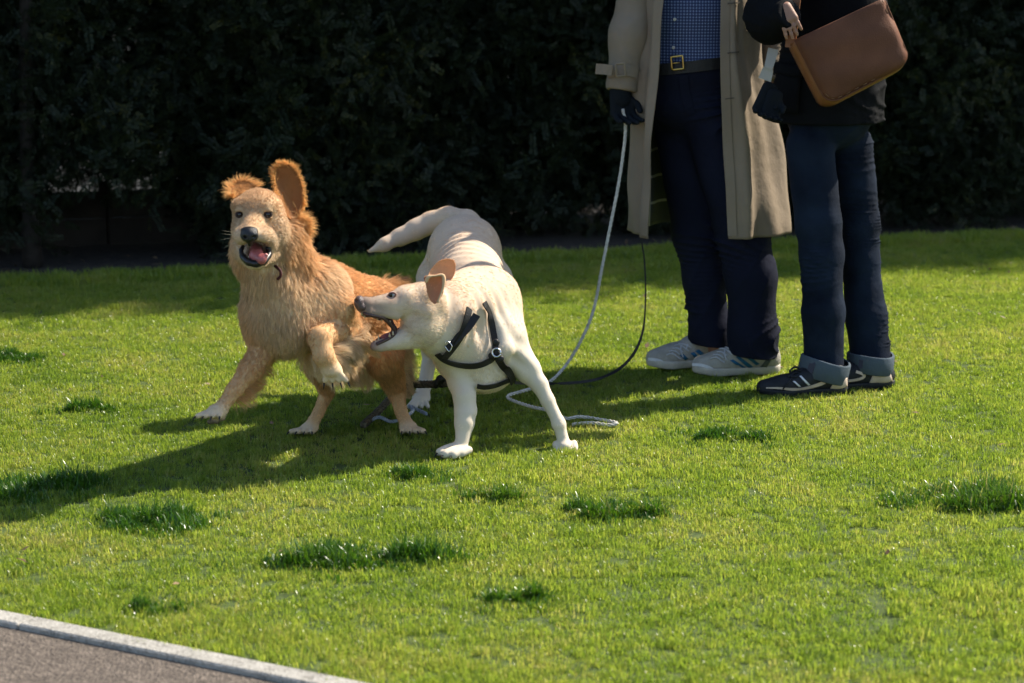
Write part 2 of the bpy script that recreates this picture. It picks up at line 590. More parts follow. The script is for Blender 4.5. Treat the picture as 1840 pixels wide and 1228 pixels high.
# --- materials of the ground
def mat_lawn():
    m, nt, nd, lk, b = new_mat('turf soil and thatch')
    g = nd.new('ShaderNodeNewGeometry')
    n1 = nd.new('ShaderNodeTexNoise'); n1.inputs['Scale'].default_value = 60; n1.inputs['Detail'].default_value = 8
    lk.new(g.outputs['Position'], n1.inputs['Vector'])
    r = ramp(nd, [(.3, (.03, .05, .008)), (.55, (.06, .095, .014)), (.75, (.09, .105, .025))])
    lk.new(n1.outputs['Fac'], r.inputs[0]); lk.new(r.outputs[0], b.inputs['Base Color'])
    b.inputs['Roughness'].default_value = .95
    return m
def mat_ground(name, stops, scale, bump, bscale, rough=.95):
    m, nt, nd, lk, b = new_mat(name)
    g = nd.new('ShaderNodeNewGeometry')
    n1 = nd.new('ShaderNodeTexNoise'); n1.inputs['Scale'].default_value = scale; n1.inputs['Detail'].default_value = 8
    v = nd.new('ShaderNodeTexVoronoi'); v.inputs['Scale'].default_value = bscale
    lk.new(g.outputs['Position'], n1.inputs['Vector']); lk.new(g.outputs['Position'], v.inputs['Vector'])
    mx = nd.new('ShaderNodeMath'); mx.operation = 'MULTIPLY_ADD'; mx.inputs[1].default_value = .35
    sp = nd.new('ShaderNodeSeparateColor'); lk.new(v.outputs['Color'], sp.inputs[0])
    lk.new(sp.outputs[0], mx.inputs[0])
    m2 = nd.new('ShaderNodeMath'); m2.operation = 'MULTIPLY'; m2.inputs[1].default_value = .65
    lk.new(n1.outputs['Fac'], m2.inputs[0]); lk.new(m2.outputs[0], mx.inputs[2])
    r = ramp(nd, stops); lk.new(mx.outputs[0], r.inputs[0]); lk.new(r.outputs[0], b.inputs['Base Color'])
    b.inputs['Roughness'].default_value = rough
    bp = nd.new('ShaderNodeBump'); bp.inputs['Strength'].default_value = bump; bp.inputs['Distance'].default_value = .006
    lk.new(v.outputs['Distance'], bp.inputs['Height']); lk.new(bp.outputs[0], b.inputs['Normal'])
    return m
M_lawn = mat_lawn()
M_soil = mat_ground('dark bed soil', [(.2, (.012, .009, .007)), (.5, (.03, .022, .016)), (.8, (.06, .045, .032))], 14, .8, 60)
M_path = mat_ground('bound gravel', [(.2, (.05, .040, .032)), (.5, (.105, .084, .066)), (.8, (.19, .155, .125))], 40, .7, 160)
M_road = mat_ground('asphalt', [(.2, (.018, .018, .018)), (.8, (.045, .044, .042))], 6, .4, 120)
M_kerb = mat_ground('weathered concrete', [(.25, (.17, .16, .14)), (.5, (.33, .315, .28)), (.85, (.46, .44, .40))], 16, .3, 220)

def sheet(name, corners, z, mat):
    V = np.array([[*c, z] for c in corners]); return tag(mesh_np(name, V, np.array([[0, 1, 2, 3]]), mat, None, False), kind='structure')
sheet('ground', [(-300, -100), (300, -100), (300, 380), (-300, 380)], -.12, M_road)
# lawn: grid between kerb and bed
nu_, nv_ = 160, 90
us = np.linspace(-16, 16, nu_); V = []
for j in range(nv_):
    t = j / (nv_ - 1)
    for u in us:
        e = E0 + ed * ((u - E0[0]) / ed[0])
        ky = np.interp(u, kpath[:, 0], kpath[:, 1]) if u < kpath[-1, 0] else kpath[-1, 1] - (u - kpath[-1, 0]) * .9
        a = np.array([u, max(ky - .004, -6)])
        if a[1] > e[1] - .2: a = np.array([a[0], e[1] - .2])
        p = a * (1 - t) + e * t
        V.append((p[0], p[1], float(hgt(p[0], p[1]))))
idx = np.arange(nu_ * nv_).reshape(nv_, nu_)
F = np.stack([idx[:-1, :-1], idx[:-1, 1:], idx[1:, 1:], idx[1:, :-1]], -1).reshape(-1, 4)
tag(mesh_np('lawn', np.array(V), F, M_lawn), kind='structure')
def strip(name, P0, d, n, w0, w1, z, mat, half=18):
    c = [P0 - d * half + n * w0, P0 + d * half + n * w0, P0 + d * half + n * w1, P0 - d * half + n * w1]
    return sheet(name, c, z, mat)
strip('flower_bed', E0 + ed * 2.4, ed, en_, -.10, 2.2, -.012, M_soil)
pv = np.concatenate([kpath + _kn * (KW - .01), np.stack([kpath[:, 0], np.minimum(kpath[:, 1] - .3, -3.0)], 1)])
pv[:len(kpath), 1] -= 0; npk = len(kpath)
tag(mesh_np('path', np.concatenate([pv, np.full((len(pv), 1), -.006)], 1), np.array([[i, i + npk, i + npk + 1, i + 1] for i in range(npk - 1)]), M_path, None, False), kind='structure')
strip('road', E0 + ed * 2.4, ed, en_, 2.9, 30, -.05, M_road, 40)
# kerb: one edging stone after another
kerb = bpy.data.objects.new('kerb', None); COL.objects.link(kerb); kerb.location = (*_ka, 0); tag(kerb, kind='structure')
KL = .915
def kerb_stone_mesh():
    bm = bmesh.new()
    bmesh.ops.create_cube(bm, size=1)
    for v in bm.verts:
        v.co = Vector((v.co.x * (KL - .002), v.co.y * KW, v.co.z * .10))
    bmesh.ops.bevel(bm, geom=list(bm.edges), offset=.004, segments=1, affect='EDGES')
    me = bpy.data.meshes.new('kerb_stone'); bm.to_mesh(me); bm.free(); me.materials.append(M_kerb); return me
ksm = kerb_stone_mesh()
ks = np.concatenate([[0], np.cumsum(np.linalg.norm(np.diff(kpath, axis=0), axis=1))])
for q in np.arange(.1, ks[-1], KL):
    c = np.array([np.interp(q, ks, kpath[:, k]) for k in range(2)]); t_ = np.array([np.interp(q, ks, _kt[:, k]) for k in range(2)]); n_ = np.array([np.interp(q, ks, _kn[:, k]) for k in range(2)])
    c = c + n_ * KW / 2
    if abs(c[0]) > 2.6: continue
    o = bpy.data.objects.new('kerb_stone', ksm); link(o, kerb)
    o.location = (c[0], c[1], -.043); o.rotation_euler = (random.uniform(-.01, .01), 0, math.atan2(t_[1], t_[0]) + random.uniform(-.001, .001))

# ------------------------------------------------------------------ grass
def mat_blade(name, c_lo, c_mid, c_hi, trans=.52, rough=.30, dry=.10):
    m, nt, nd, lk, b = new_mat(name)
    at = nd.new('ShaderNodeAttribute'); at.attribute_name = 'bc'
    oi = nd.new('ShaderNodeObjectInfo')
    g = nd.new('ShaderNodeNewGeometry')
    nz = nd.new('ShaderNodeTexNoise'); nz.inputs['Scale'].default_value = 2.3; nz.inputs['Detail'].default_value = 3
    lk.new(g.outputs['Position'], nz.inputs['Vector'])
    a = nd.new('ShaderNodeMath'); a.operation = 'MULTIPLY_ADD'; a.inputs[1].default_value = .5
    lk.new(at.outputs['Fac'], a.inputs[0])
    mm = nd.new('ShaderNodeMath'); mm.operation = 'MULTIPLY'; mm.inputs[1].default_value = .86
    lk.new(nz.outputs['Fac'], mm.inputs[0])
    m3 = nd.new('ShaderNodeMath'); m3.operation = 'MULTIPLY_ADD'; m3.inputs[1].default_value = .14
    lk.new(oi.outputs['Random'], m3.inputs[0]); lk.new(mm.outputs[0], m3.inputs[2])
    lk.new(m3.outputs[0], a.inputs[2])
    r = ramp(nd, [(.30, c_lo), (.68, c_mid), (.98, c_hi), (1.0, (.30, .30, .085))])
    lk.new(a.outputs[0], r.inputs[0]); lk.new(r.outputs[0], b.inputs['Base Color'])
    b.inputs['Roughness'].default_value = rough; b.inputs['Specular IOR Level'].default_value = .5
    tr = nd.new('ShaderNodeBsdfTranslucent')
    hs = nd.new('ShaderNodeHueSaturation'); hs.inputs['Hue'].default_value = .488; hs.inputs['Saturation'].default_value = 1.05; hs.inputs['Value'].default_value = 1.9
    lk.new(r.outputs[0], hs.inputs['Color']); lk.new(hs.outputs[0], tr.inputs['Color'])
    mx = nd.new('ShaderNodeMixShader'); mx.inputs[0].default_value = trans
    lk.new(b.outputs[0], mx.inputs[1]); lk.new(tr.outputs[0], mx.inputs[2]); lk.new(mx.outputs[0], nd['Material Output'].inputs['Surface'])
    return m
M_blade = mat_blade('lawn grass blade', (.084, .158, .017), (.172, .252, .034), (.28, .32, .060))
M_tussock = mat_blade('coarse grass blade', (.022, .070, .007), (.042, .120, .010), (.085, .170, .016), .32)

def blades(n, fx, fy, h0, h1, w0, w1, lean, seed, edge=0.0):
    """n tapered, bent blades spread over an ellipse fx x fy"""
    r = np.random.default_rng(seed)
    a = r.uniform(0, 2 * PI, n); q = np.sqrt(r.uniform(0, 1, n))
    x, y = fx * q * np.cos(a), fy * q * np.sin(a)
    fall = 1 - edge * q ** 2
    h = r.uniform(h0, h1, n) * fall; w = r.uniform(w0, w1, n)
    az = r.uniform(0, 2 * PI, n); ln = np.abs(r.normal(lean, lean * .5, n))
    fz = az + PI / 2 + r.normal(0, .5, n)
    d = np.stack([np.cos(az), np.sin(az)], 1); s = np.stack([np.cos(fz), np.sin(fz)], 1)
    base = np.stack([x, y], 1)
    def lvl(t, bend, wt):
        c = base + d * (h * bend)[:, None]
        z = h * t
        return np.concatenate([c - s * (w * wt / 2)[:, None], z[:, None]], 1), np.concatenate([c + s * (w * wt / 2)[:, None], z[:, None]], 1)
    a0, b0 = lvl(np.full(n, -.15), np.zeros(n), 1.0)
    a1, b1 = lvl(np.cos(ln * .5) * .55, np.sin(ln * .5) * .55, .9)
    tipc = base + d * (h * (np.sin(ln * .5) * .55 + np.sin(ln * 1.15) * .45))[:, None]
    tipz = h * (np.cos(ln * .5) * .55 + np.cos(ln * 1.15) * .45)
    tp = np.concatenate([tipc, tipz[:, None]], 1)
    V = np.stack([a0, b0, b1, a1, tp], 1).reshape(-1, 3)
    o = np.arange(n)[:, None] * 5
    F = np.concatenate([o + np.array([[0, 1, 2]]), o + np.array([[0, 2, 3]]), o + np.array([[3, 2, 4]])], 0)
    bc = np.repeat(np.clip(r.normal(.5, .22, n), 0, 1), 5)
    return V, F, bc
def blade_mesh(name, V, F, bc, mat):
    me = bpy.data.meshes.new(name)
    me.vertices.add(len(V)); me.vertices.foreach_set('co', V.astype(np.float32).ravel())
    me.loops.add(len(F) * 3); me.loops.foreach_set('vertex_index', F.astype(np.int32).ravel())
    me.polygons.add(len(F)); me.polygons.foreach_set('loop_start', np.arange(0, len(F) * 3, 3, dtype=np.int32))
    at = me.attributes.new('bc', 'FLOAT', 'POINT'); at.data.foreach_set('value', bc.astype(np.float32))
    me.update(calc_edges=True); me.materials.append(mat); return me

def scatter(name, pts, rots, scl, sources, parent=None, kind='stuff'):
    """one object: small source meshes instanced on points"""
    me = bpy.data.meshes.new(name); n = len(pts)
    me.vertices.add(n); me.vertices.foreach_set('co', np.asarray(pts, np.float32).ravel())
    a = me.attributes.new('rot', 'FLOAT_VECTOR', 'POINT'); a.data.foreach_set('vector', np.asarray(rots, np.float32).ravel())
    a = me.attributes.new('scl', 'FLOAT', 'POINT'); a.data.foreach_set('value', np.asarray(scl, np.float32))
    a = me.attributes.new('pick', 'INT', 'POINT'); a.data.foreach_set('value', rng.integers(0, len(sources), n).astype(np.int32))
    o = bpy.data.objects.new(name, me); link(o, parent)
    if kind: o['kind'] = kind
    ng = bpy.data.node_groups.new(name, 'GeometryNodeTree')
    ng.interface.new_socket('Geometry', in_out='INPUT', socket_type='NodeSocketGeometry')
    ng.interface.new_socket('Geometry', in_out='OUTPUT', socket_type='NodeSocketGeometry')
    nd, lk = ng.nodes, ng.links
    gi, go = nd.new('NodeGroupInput'), nd.new('NodeGroupOutput')
    g2i = nd.new('GeometryNodeGeometryToInstance')
    for sm in sources:
        so = bpy.data.objects.new(sm.name + '_source', sm)
        oi = nd.new('GeometryNodeObjectInfo'); oi.inputs['Object'].default_value = so
        lk.new(oi.outputs['Geometry'], g2i.inputs[0])
    def named(nm, t):
        q = nd.new('GeometryNodeInputNamedAttribute'); q.data_type = t; q.inputs['Name'].default_value = nm; return q
    ip = nd.new('GeometryNodeInstanceOnPoints'); ip.inputs['Pick Instance'].default_value = True
    lk.new(gi.outputs[0], ip.inputs['Points']); lk.new(g2i.outputs[0], ip.inputs['Instance'])
    lk.new(named('pick', 'INT').outputs['Attribute'], ip.inputs['Instance Index'])
    e2r = nd.new('FunctionNodeEulerToRotation'); lk.new(named('rot', 'FLOAT_VECTOR').outputs['Attribute'], e2r.inputs[0])
    lk.new(e2r.outputs[0], ip.inputs['Rotation']); lk.new(named('scl', 'FLOAT').outputs['Attribute'], ip.inputs['Scale'])
    lk.new(ip.outputs[0], go.inputs[0])
    md = o.modifiers.new('scatter', 'NODES'); md.node_group = ng
    return o

TILE = .25
tuft_meshes = []
for i in range(14):
    r = np.random.default_rng(100 + i); VV, FF, BB, o_ = [], [], [], 0
    for k in range(165):                  # little crowns of blades, so the turf is not even
        n_b = int(r.integers(14, 34)); q = r.uniform(-.5, .5, 2) * TILE
        hh = .0155 + .0075 * max(-.7, r.normal())
        V, F, bc = blades(n_b, .020, .020, hh * .45, hh, .0012, .0025, .62, 1000 + i * 100 + k)
        V[:, 0] += q[0]; V[:, 1] += q[1]; bc = np.clip(bc + r.normal(0, .16), 0, 1)
        VV.append(V); FF.append(F + o_); BB.append(bc); o_ += len(V)
    tuft_meshes.append(blade_mesh('lawn_tuft', np.vstack(VV), np.vstack(FF), np.concatenate(BB), M_blade))
gx, gy = np.meshgrid(np.arange(-4, 4, TILE * .94), np.arange(3.6, 11.6, TILE * .94))
p = np.stack([gx.ravel(), gy.ravel()], 1) + rng.normal(0, .008, (gx.size, 2))
k = (np.abs(p[:, 0]) < .26 * p[:, 1] + .9) & ((p - E0) @ en_ < -.02) & (kerb_side(p) < -.11)
p = p[k]
# finish the two edges with narrow strips of single small tufts
edge_tufts = []
for i in range(5):
    V, F, bc = blades(60, .035, .035, .012, .030, .0016, .0030, .6, 700 + i)
    edge_tufts.append(blade_mesh('edge_tuft', V, F, bc, M_blade))
q1 = np.stack([rng.uniform(-4, 4, 60000), rng.uniform(3.6, 11.6, 60000)], 1)
ks1, es1 = kerb_side(q1), (q1 - E0) @ en_
q1 = q1[((np.abs(ks1 + .12) < .105) | (np.abs(es1 + .02) < .11)) & (np.abs(q1[:, 0]) < .26 * q1[:, 1] + .9)]
es1 = (q1 - E0) @ en_
q2 = np.stack([rng.uniform(-3.4, 3.4, 5200), rng.uniform(3.7, 10.4, 5200)], 1)
q2 = q2[(vnoise(np.concatenate([q2, np.zeros((len(q2), 1))], 1), 3.1, 77) + .5 * vnoise(np.concatenate([q2, np.zeros((len(q2), 1))], 1), 11, 78) > .35) & (kerb_side(q2) < -.06) & ((q2 - E0) @ en_ < -.1)]
n_edge = len(q1); q1 = np.concatenate([q1, q2]); es1 = (q1 - E0) @ en_
sc1 = np.where(np.abs(es1 + .02) < .12, rng.uniform(1.0, 1.9, len(q1)), rng.uniform(.6, 1.0, len(q1)))
def z_of(p): return hgt(p[:, 0], p[:, 1])[:, None]
scatter('grass', np.concatenate([p, z_of(p)], 1), np.stack([np.zeros(len(p)), np.zeros(len(p)), rng.integers(0, 4, len(p)) * PI / 2], 1), np.full(len(p), 1.0), tuft_meshes)
sc1[n_edge:] = rng.uniform(.85, 1.35, len(q1) - n_edge)
scatter('edge_grass', np.concatenate([q1, z_of(q1)], 1), np.stack([rng.normal(0, .05, len(q1)), rng.normal(0, .05, len(q1)), rng.uniform(0, 6.28, len(q1))], 1), sc1, edge_tufts)

# coarse dark tussocks, each a plant of its own
tus = [(34, 652, 62, 28, 'dark coarse grass tuft at the left edge of the lawn, level with the dogs'),
       (158, 742, 62, 20, 'faint dark grass tuft left of the golden dog\'s raised paw'),
       (70, 890, 125, 50, 'broad dark grass tussock at the left edge, inside the dogs\' shadow'),
       (238, 940, 135, 42, 'wide green grass tussock lower left, below the shadow of the dogs'),
       (668, 1012, 195, 40, 'longest dark grass tussock in the middle foreground'),
       (762, 856, 70, 16, 'small grass tuft just below the labrador\'s left front paw'),
       (905, 902, 85, 20, 'narrow dark grass tuft in the centre, left of a lighter one'),
       (1110, 930, 110, 26, 'soft green grass tuft right of centre below the labrador'),
       (1325, 793, 100, 22, 'dark grass tuft in front of the dark jeans and black shoe'),
       (1720, 905, 165, 52, 'largest dark grass tussock near the right edge'),
       (930, 1080, 62, 18, 'small blurred grass tuft at the bottom centre'),
       (292, 1096, 62, 14, 'thin low grass tuft beside the path edging')]
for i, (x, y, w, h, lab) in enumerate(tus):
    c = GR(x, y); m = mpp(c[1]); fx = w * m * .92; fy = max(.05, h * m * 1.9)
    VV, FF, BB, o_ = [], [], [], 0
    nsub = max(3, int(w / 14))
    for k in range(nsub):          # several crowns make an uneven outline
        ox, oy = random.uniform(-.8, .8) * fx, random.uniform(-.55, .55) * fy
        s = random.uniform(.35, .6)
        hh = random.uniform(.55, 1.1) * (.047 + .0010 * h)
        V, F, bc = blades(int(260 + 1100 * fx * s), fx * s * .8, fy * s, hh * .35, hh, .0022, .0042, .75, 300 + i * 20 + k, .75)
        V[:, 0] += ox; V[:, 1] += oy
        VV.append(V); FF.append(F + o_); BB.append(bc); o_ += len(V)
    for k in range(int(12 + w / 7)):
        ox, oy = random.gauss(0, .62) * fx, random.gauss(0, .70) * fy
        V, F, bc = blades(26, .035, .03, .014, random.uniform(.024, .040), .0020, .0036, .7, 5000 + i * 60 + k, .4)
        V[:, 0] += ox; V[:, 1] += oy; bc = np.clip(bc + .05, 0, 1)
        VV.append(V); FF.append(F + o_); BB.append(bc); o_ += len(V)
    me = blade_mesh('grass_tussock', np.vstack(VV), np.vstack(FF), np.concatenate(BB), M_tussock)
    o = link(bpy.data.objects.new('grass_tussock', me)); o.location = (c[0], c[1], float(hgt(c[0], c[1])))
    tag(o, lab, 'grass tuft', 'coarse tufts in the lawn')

# ------------------------------------------------------------------ hedge
def mat_leaf(name, lo, hi, trans=.25):
    m, nt, nd, lk, b = new_mat(name)
    at = nd.new('ShaderNodeAttribute'); at.attribute_name = 'bc'
    oi = nd.new('ShaderNodeObjectInfo')
    a = nd.new('ShaderNodeMath'); a.operation = 'MULTIPLY_ADD'; a.inputs[1].default_value = .5
    lk.new(at.outputs['Fac'], a.inputs[0])
    h_ = nd.new('ShaderNodeMath'); h_.operation = 'MULTIPLY'; h_.inputs[1].default_value = .5; lk.new(oi.outputs['Random'], h_.inputs[0]); lk.new(h_.outputs[0], a.inputs[2])
    r = ramp(nd, [(.15, lo), (.75, hi), (.97, (.075, .070, .012))]); lk.new(a.outputs[0], r.inputs[0]); lk.new(r.outputs[0], b.inputs['Base Color'])
    b.inputs['Roughness'].default_value = .55; b.inputs['Specular IOR Level'].default_value = .3
    tr = nd.new('ShaderNodeBsdfTranslucent'); lk.new(r.outputs[0], tr.inputs['Color'])
    mx = nd.new('ShaderNodeMixShader'); mx.inputs[0].default_value = trans
    lk.new(b.outputs[0], mx.inputs[1]); lk.new(tr.outputs[0], mx.inputs[2]); lk.new(mx.outputs[0], nd['Material Output'].inputs['Surface'])
    return m
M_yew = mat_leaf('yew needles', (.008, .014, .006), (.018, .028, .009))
M_bark = mat_basic('brown bark', (.022, .017, .013), .9, .4, 25, 1.0, 60)
def sprig_vf(r):
    """one flat-needled twig"""
    VV, FF, BB, o_ = [], [], [], 0
    for s in range(3):
        d = nrm(r.normal(size=3)); ln = r.uniform(.07, .13)
        sd = nrm(np.cross(d, r.normal(size=3))); dn = np.cross(d, sd)
        k = np.arange(20); t = (.12 + .88 * k / 20)[:, None]; q = d * ln * t
        sg = np.where(k % 2, 1, -1)[:, None]
        nd_ = sd * sg + d * .55 + dn * r.normal(size=(20, 1)) * .35; nd_ /= np.linalg.norm(nd_, axis=1)[:, None]
        l = r.uniform(.016, .028, (20, 1)) * (1.1 - .4 * t); w = np.cross(nd_, dn); w = w / np.linalg.norm(w, axis=1)[:, None] * r.uniform(.003, .0048, (20, 1))
        V = np.stack([q - w * .6, q + nd_ * l * .5 - w, q + nd_ * l, q + nd_ * l * .5 + w], 1).reshape(-1, 3)
        f = (k * 4)[:, None]
        F = np.concatenate([f + np.array([[0, 1, 2]]), f + np.array([[0, 2, 3]])])
        VV.append(V); FF.append(F + o_); o_ += len(V); BB.append(np.repeat(np.clip(r.normal(.45, .2, 20), 0, 1), 4))
    return np.vstack(VV), np.vstack(FF), np.concatenate(BB)
hedge = empty('hedge', (*(E0 + ed * 2.4 + en_ * .9), 0), 'tall dark evergreen hedge in shade along the back of the lawn', 'hedge')
HO = E0 + ed * 2.4                                     # origin on the bed edge, about frame centre
HEDGE_H = 6.8
def u_of_px(x): return ((GR(x, 508 - 84 * x / 1840)[:2] - HO) @ ed)
ua, ub, uc = u_of_px(100), u_of_px(270), u_of_px(400)
def cluster(seed):
    """a bough: many twigs with needles, one mesh"""
    r = np.random.default_rng(seed); VV, FF, BB, o_ = [], [], [], 0
    for k in range(30):
        c = r.normal(size=3); c = c / np.linalg.norm(c) * .19 * r.uniform(0, 1) ** .45
        tw_v, tw_f, tw_b = sprig_vf(r)
        VV.append(tw_v + c); FF.append(tw_f + o_); BB.append(np.clip(tw_b + r.normal(0, .12), 0, 1)); o_ += len(tw_v)
    return blade_mesh('bough', np.vstack(VV), np.vstack(FF), np.concatenate(BB), M_yew)
def lattice(u0, u1, z0, z1, st, jit):
    q = np.meshgrid(np.arange(u0, u1, st), np.arange(.50, 1.55, st), np.arange(z0, z1, st), indexing='ij')
    return [w.ravel() + rng.normal(0, jit, q[0].size) for w in q]
la = [lattice(-3.6, 4.2, .10, 1.75, .195, .07), lattice(-5.5, -3.6, .1, HEDGE_H, .30, .08), lattice(4.2, 15, .1, HEDGE_H, .34, .09), lattice(-3.6, 4.2, 1.75, HEDGE_H, .34, .09)]
u, dd, zz = [np.concatenate([q[i] for q in la]) for i in range(3)]
bulge = .16 * np.sin(1.9 * u + .5) + .10 * np.sin(4.3 * u + 2 * zz) + .08 * np.sin(3.1 * zz + u)
dd = dd + bulge * .6
zmin = np.where((u > ua) & (u < uc), .40 + .09 * np.sin(9 * u + 1.2), .10)
zmin = np.where((u >= ub) & (u < uc), .40 - .30 * (u - ub) / (uc - ub), zmin)
zmin = np.where(u < ua, .22, zmin)
k = (zz > zmin) & (vnoise(np.stack([u, dd, zz], 1), 6, 31) > -.95)
hp = HO + u[:, None] * ed + dd[:, None] * en_
pts = np.concatenate([hp, zz[:, None]], 1)[k]
rots = rng.uniform(0, 6.28, (len(pts), 3))
scatter('foliage', pts, rots, rng.uniform(.75, 1.2, len(pts)), [cluster(500 + i) for i in range(7)], hedge)
def trunk(u0, d_, h, r, name='trunk'):
    c = HO + ed * u0 + en_ * d_
    path = [np.array([c[0] + .04 * math.sin(3 * t + u0), c[1] + .03 * math.cos(2 * t + u0), -.03 + h * t]) for t in np.linspace(0, 1, 8)]
    t_ = tube(name, smooth_path(path, 4), [r * (1.35 if i < 3 else 1.1 - .5 * i / 29) for i in range(29)], M_bark, hedge, 10)
    for k in range(5):
        z0 = h * random.uniform(.2, .9); a = random.uniform(0, 6.28); L = random.uniform(.3, .6)
        q = np.array([c[0], c[1], z0]); e = q + np.array([math.cos(a) * L, math.sin(a) * L * .7, L * .5])
        tube('branch', smooth_path([q, (q + e) / 2 + [0, 0, -.03], e], 4), np.linspace(r * .35, r * .1, 9), M_bark, t_, 6)
trunk(u_of_px(92), .50, 2.3, .034)
for q in (-3.9, u_of_px(640), u_of_px(1250), u_of_px(1800), 4.6, 6.5, 8.5):
    trunk(q, 1.05, 2.6, .045)
# low timber edging behind the hedge
M_board = mat_basic('weathered board', (.032, .025, .020), .85, .35, 8, .6, 60)
tw = empty('timber_edging', (*(HO + ed * u_of_px(250) + en_ * 1.15), 0), 'low weathered plank edging behind the bare foot of the hedge', 'edging')
ang_ = math.atan2(ed[1], ed[0])
Rz = np.array([[math.cos(ang_), math.sin(ang_), 0], [-math.sin(ang_), math.cos(ang_), 0], [0, 0, 1]])
for r_ in range(2):
    for s_ in range(2):
        c = HO + ed * (u_of_px(250) - .82 + s_ * 1.64) + en_ * (1.15 + .006 * r_)
        box('plank', (c[0], c[1], .055 + r_ * .135), np.array([1.63, .035, .13]), M_board, tw, Rz, .004)
for s_ in (-1.3, 0, 1.3):
    c = HO + ed * (u_of_px(250) + s_) + en_ * 1.21
    box('post', (c[0], c[1], .12), np.array([.06, .06, .34]), M_board, tw, Rz, .004)
# leaf litter on the soil
lf = []
for i in range(7):
    r = np.random.default_rng(900 + i)
    l, w = r.uniform(.02, .035), r.uniform(.010, .017)
    V = np.array([[0, 0, 0], [l * .4, w / 2, .004], [l, 0, r.uniform(.002, .012)], [l * .4, -w / 2, .005]])
    lf.append(blade_mesh('leaf', V, np.array([[0, 1, 2], [0, 2, 3]]), np.full(4, r.uniform(0, 1)), None))
M_litter = mat_leaf('dead leaf', (.10, .06, .03), (.26, .18, .10), .1)
for q in lf: q.materials.clear(); q.materials.append(M_litter)
n = 520
u = rng.uniform(-3.2, 3.4, n); dd = rng.gamma(1.4, .16, n) - .08
dd[420:] = rng.uniform(-5.0, -.3, 100)
hp = HO + u[:, None] * ed + dd[:, None] * en_
pts = np.concatenate([hp, np.where(dd > -.2, .004, .020)[:, None]], 1)
scatter('leaf_litter', pts, np.stack([rng.normal(0, .25, n), rng.normal(0, .25, n), rng.uniform(0, 6.28, n)], 1), rng.uniform(.6, 1.2, n), lf)
# ================================================================== DOGS
M_fur_gold = mat_fur('golden fur', .50, .5, .2)
M_skin_gold = mat_fur('golden undercoat', .0, .8, .1)
M_fur_lab = mat_fur('cream fur', .44, .5, .2)
M_skin_lab = mat_fur('cream undercoat', .0, .8, .1)
M_nose = mat_basic('wet black nose', (.008, .008, .009), .28, .2, 60, .5, 500, .5)
M_nose_lab = mat_basic('brown nose leather', (.105, .070, .066), .35, .2, 60, .5, 500, .5)
M_eye = mat_basic('dark eye', (.012, .007, .004), .06, .1, 10, 0, 1, .6)
M_eyewhite = mat_basic('eye white', (.42, .42, .44), .15, .1, 10)
M_lid = mat_basic('dark eyelid', (.045, .025, .018), .5, .2, 60)
M_tongue = mat_basic('tongue', (.36, .105, .105), .28, .2, 40, .4, 250, .5)
M_mouth = mat_basic('mouth lining', (.060, .018, .021), .35, .3, 40, .3, 150, .5)
M_lip = mat_basic('dark lip', (.010, .008, .009), .35, .3, 40, .3, 200, .5)
M_tooth = mat_basic('tooth', (.50, .43, .30), .3, .1, 50)
M_leather = mat_basic('black leather strap', (.012, .011, .011), .45, .3, 30, .5, 350, .4)
M_steel = mat_basic('bright steel', (.6, .6, .62), .25, .1, 30, metal=1.0)
M_red = mat_basic('dark red collar webbing', (.05, .008, .008), .7, .2, 40, .3, 400)

def ear_sheet(name, outline, cup, thick, mat, parent, col_in, col_out, towards=None, n=7):
    """an ear flap from its outline (x, y, Y): a cupped leaf with thickness"""
    pts = np.array([P(*o) for o in outline])
    ring = smooth_path(pts, 5, closed=True)
    c = pts.mean(0)
    nm = nrm(np.cross(pts[1] - c, pts[len(pts) // 3 + 1] - c))
    if np.dot(nm, _C - c) < 0: nm = -nm
    V, F = [], []
    m = len(ring)
    for k in range(n + 1):
        t = k / n
        for q in ring:
            V.append(c + (q - c) * t - nm * cup * (1 - t * t))
    for k in range(n):
        for j in range(m):
            a, b = k * m + j, k * m + (j + 1) % m
            F.append((a, b, b + m, a + m))
    V = np.array(V); nv = len(V)
    V2 = V - nm * thick * np.repeat(np.clip(1.25 - (np.arange(n + 1) / n) ** 3, .2, 1), m)[:, None]
    F2 = [tuple(reversed([i + nv for i in f])) for f in F]
    rim = [(n * m + j, n * m + (j + 1) % m, nv + n * m + (j + 1) % m, nv + n * m + j) for j in range(m)]
    VV = np.vstack([V, V2]); QQ = np.array(F + F2 + [tuple(reversed(r)) for r in rim])
    cols = np.vstack([np.tile(col_in, (nv, 1)), np.tile(col_out, (nv, 1))])
    o = mesh_np(name, VV, QQ, mat, parent, True, cols)
    return o, VV, QQ, c, nm

class FlatBlend:
    def __init__(s, cols, L, flow): s.c, s.l, s.f = cols, L, flow
    def blend(s, X):
        n = len(X)
        return np.tile(s.c, (n, 1)), np.full(n, s.l), np.tile(nrm(s.f), (n, 1))

CLAWS = []
def claws(root):
    for (e, dr, r) in CLAWS:
        q = e + dr * r * .8 + np.array([0, -r * .3, r * .1]); tube('claw', np.array([q, q + dr * .006 + [0, -.002, -.003], q + dr * .010 + [0, -.003, -.008]]), [.0028, .0022, .0006], M_lip, root, 6)
    CLAWS.clear()
def paw(b, x, y, Y, r, dx, dy=0, k=.0035, col=None, L=.006, n=4, spread=1.0, dY=-.03):
    """toes in front of a foot"""
    for i in range(n):
        t = (i - (n - 1) / 2) / ((n - 1) / 2)
        a = P(x + t * r * .55 * spread, y, Y)
        e = P(x + dx + t * r * .95 * spread, y + dy, Y + dY)
        b.cone(a, e, r * .29 * mpp(Y), r * .27 * mpp(Y), k, col, L * .5)
        CLAWS.append((e, nrm(e - a), r * .33 * mpp(Y)))

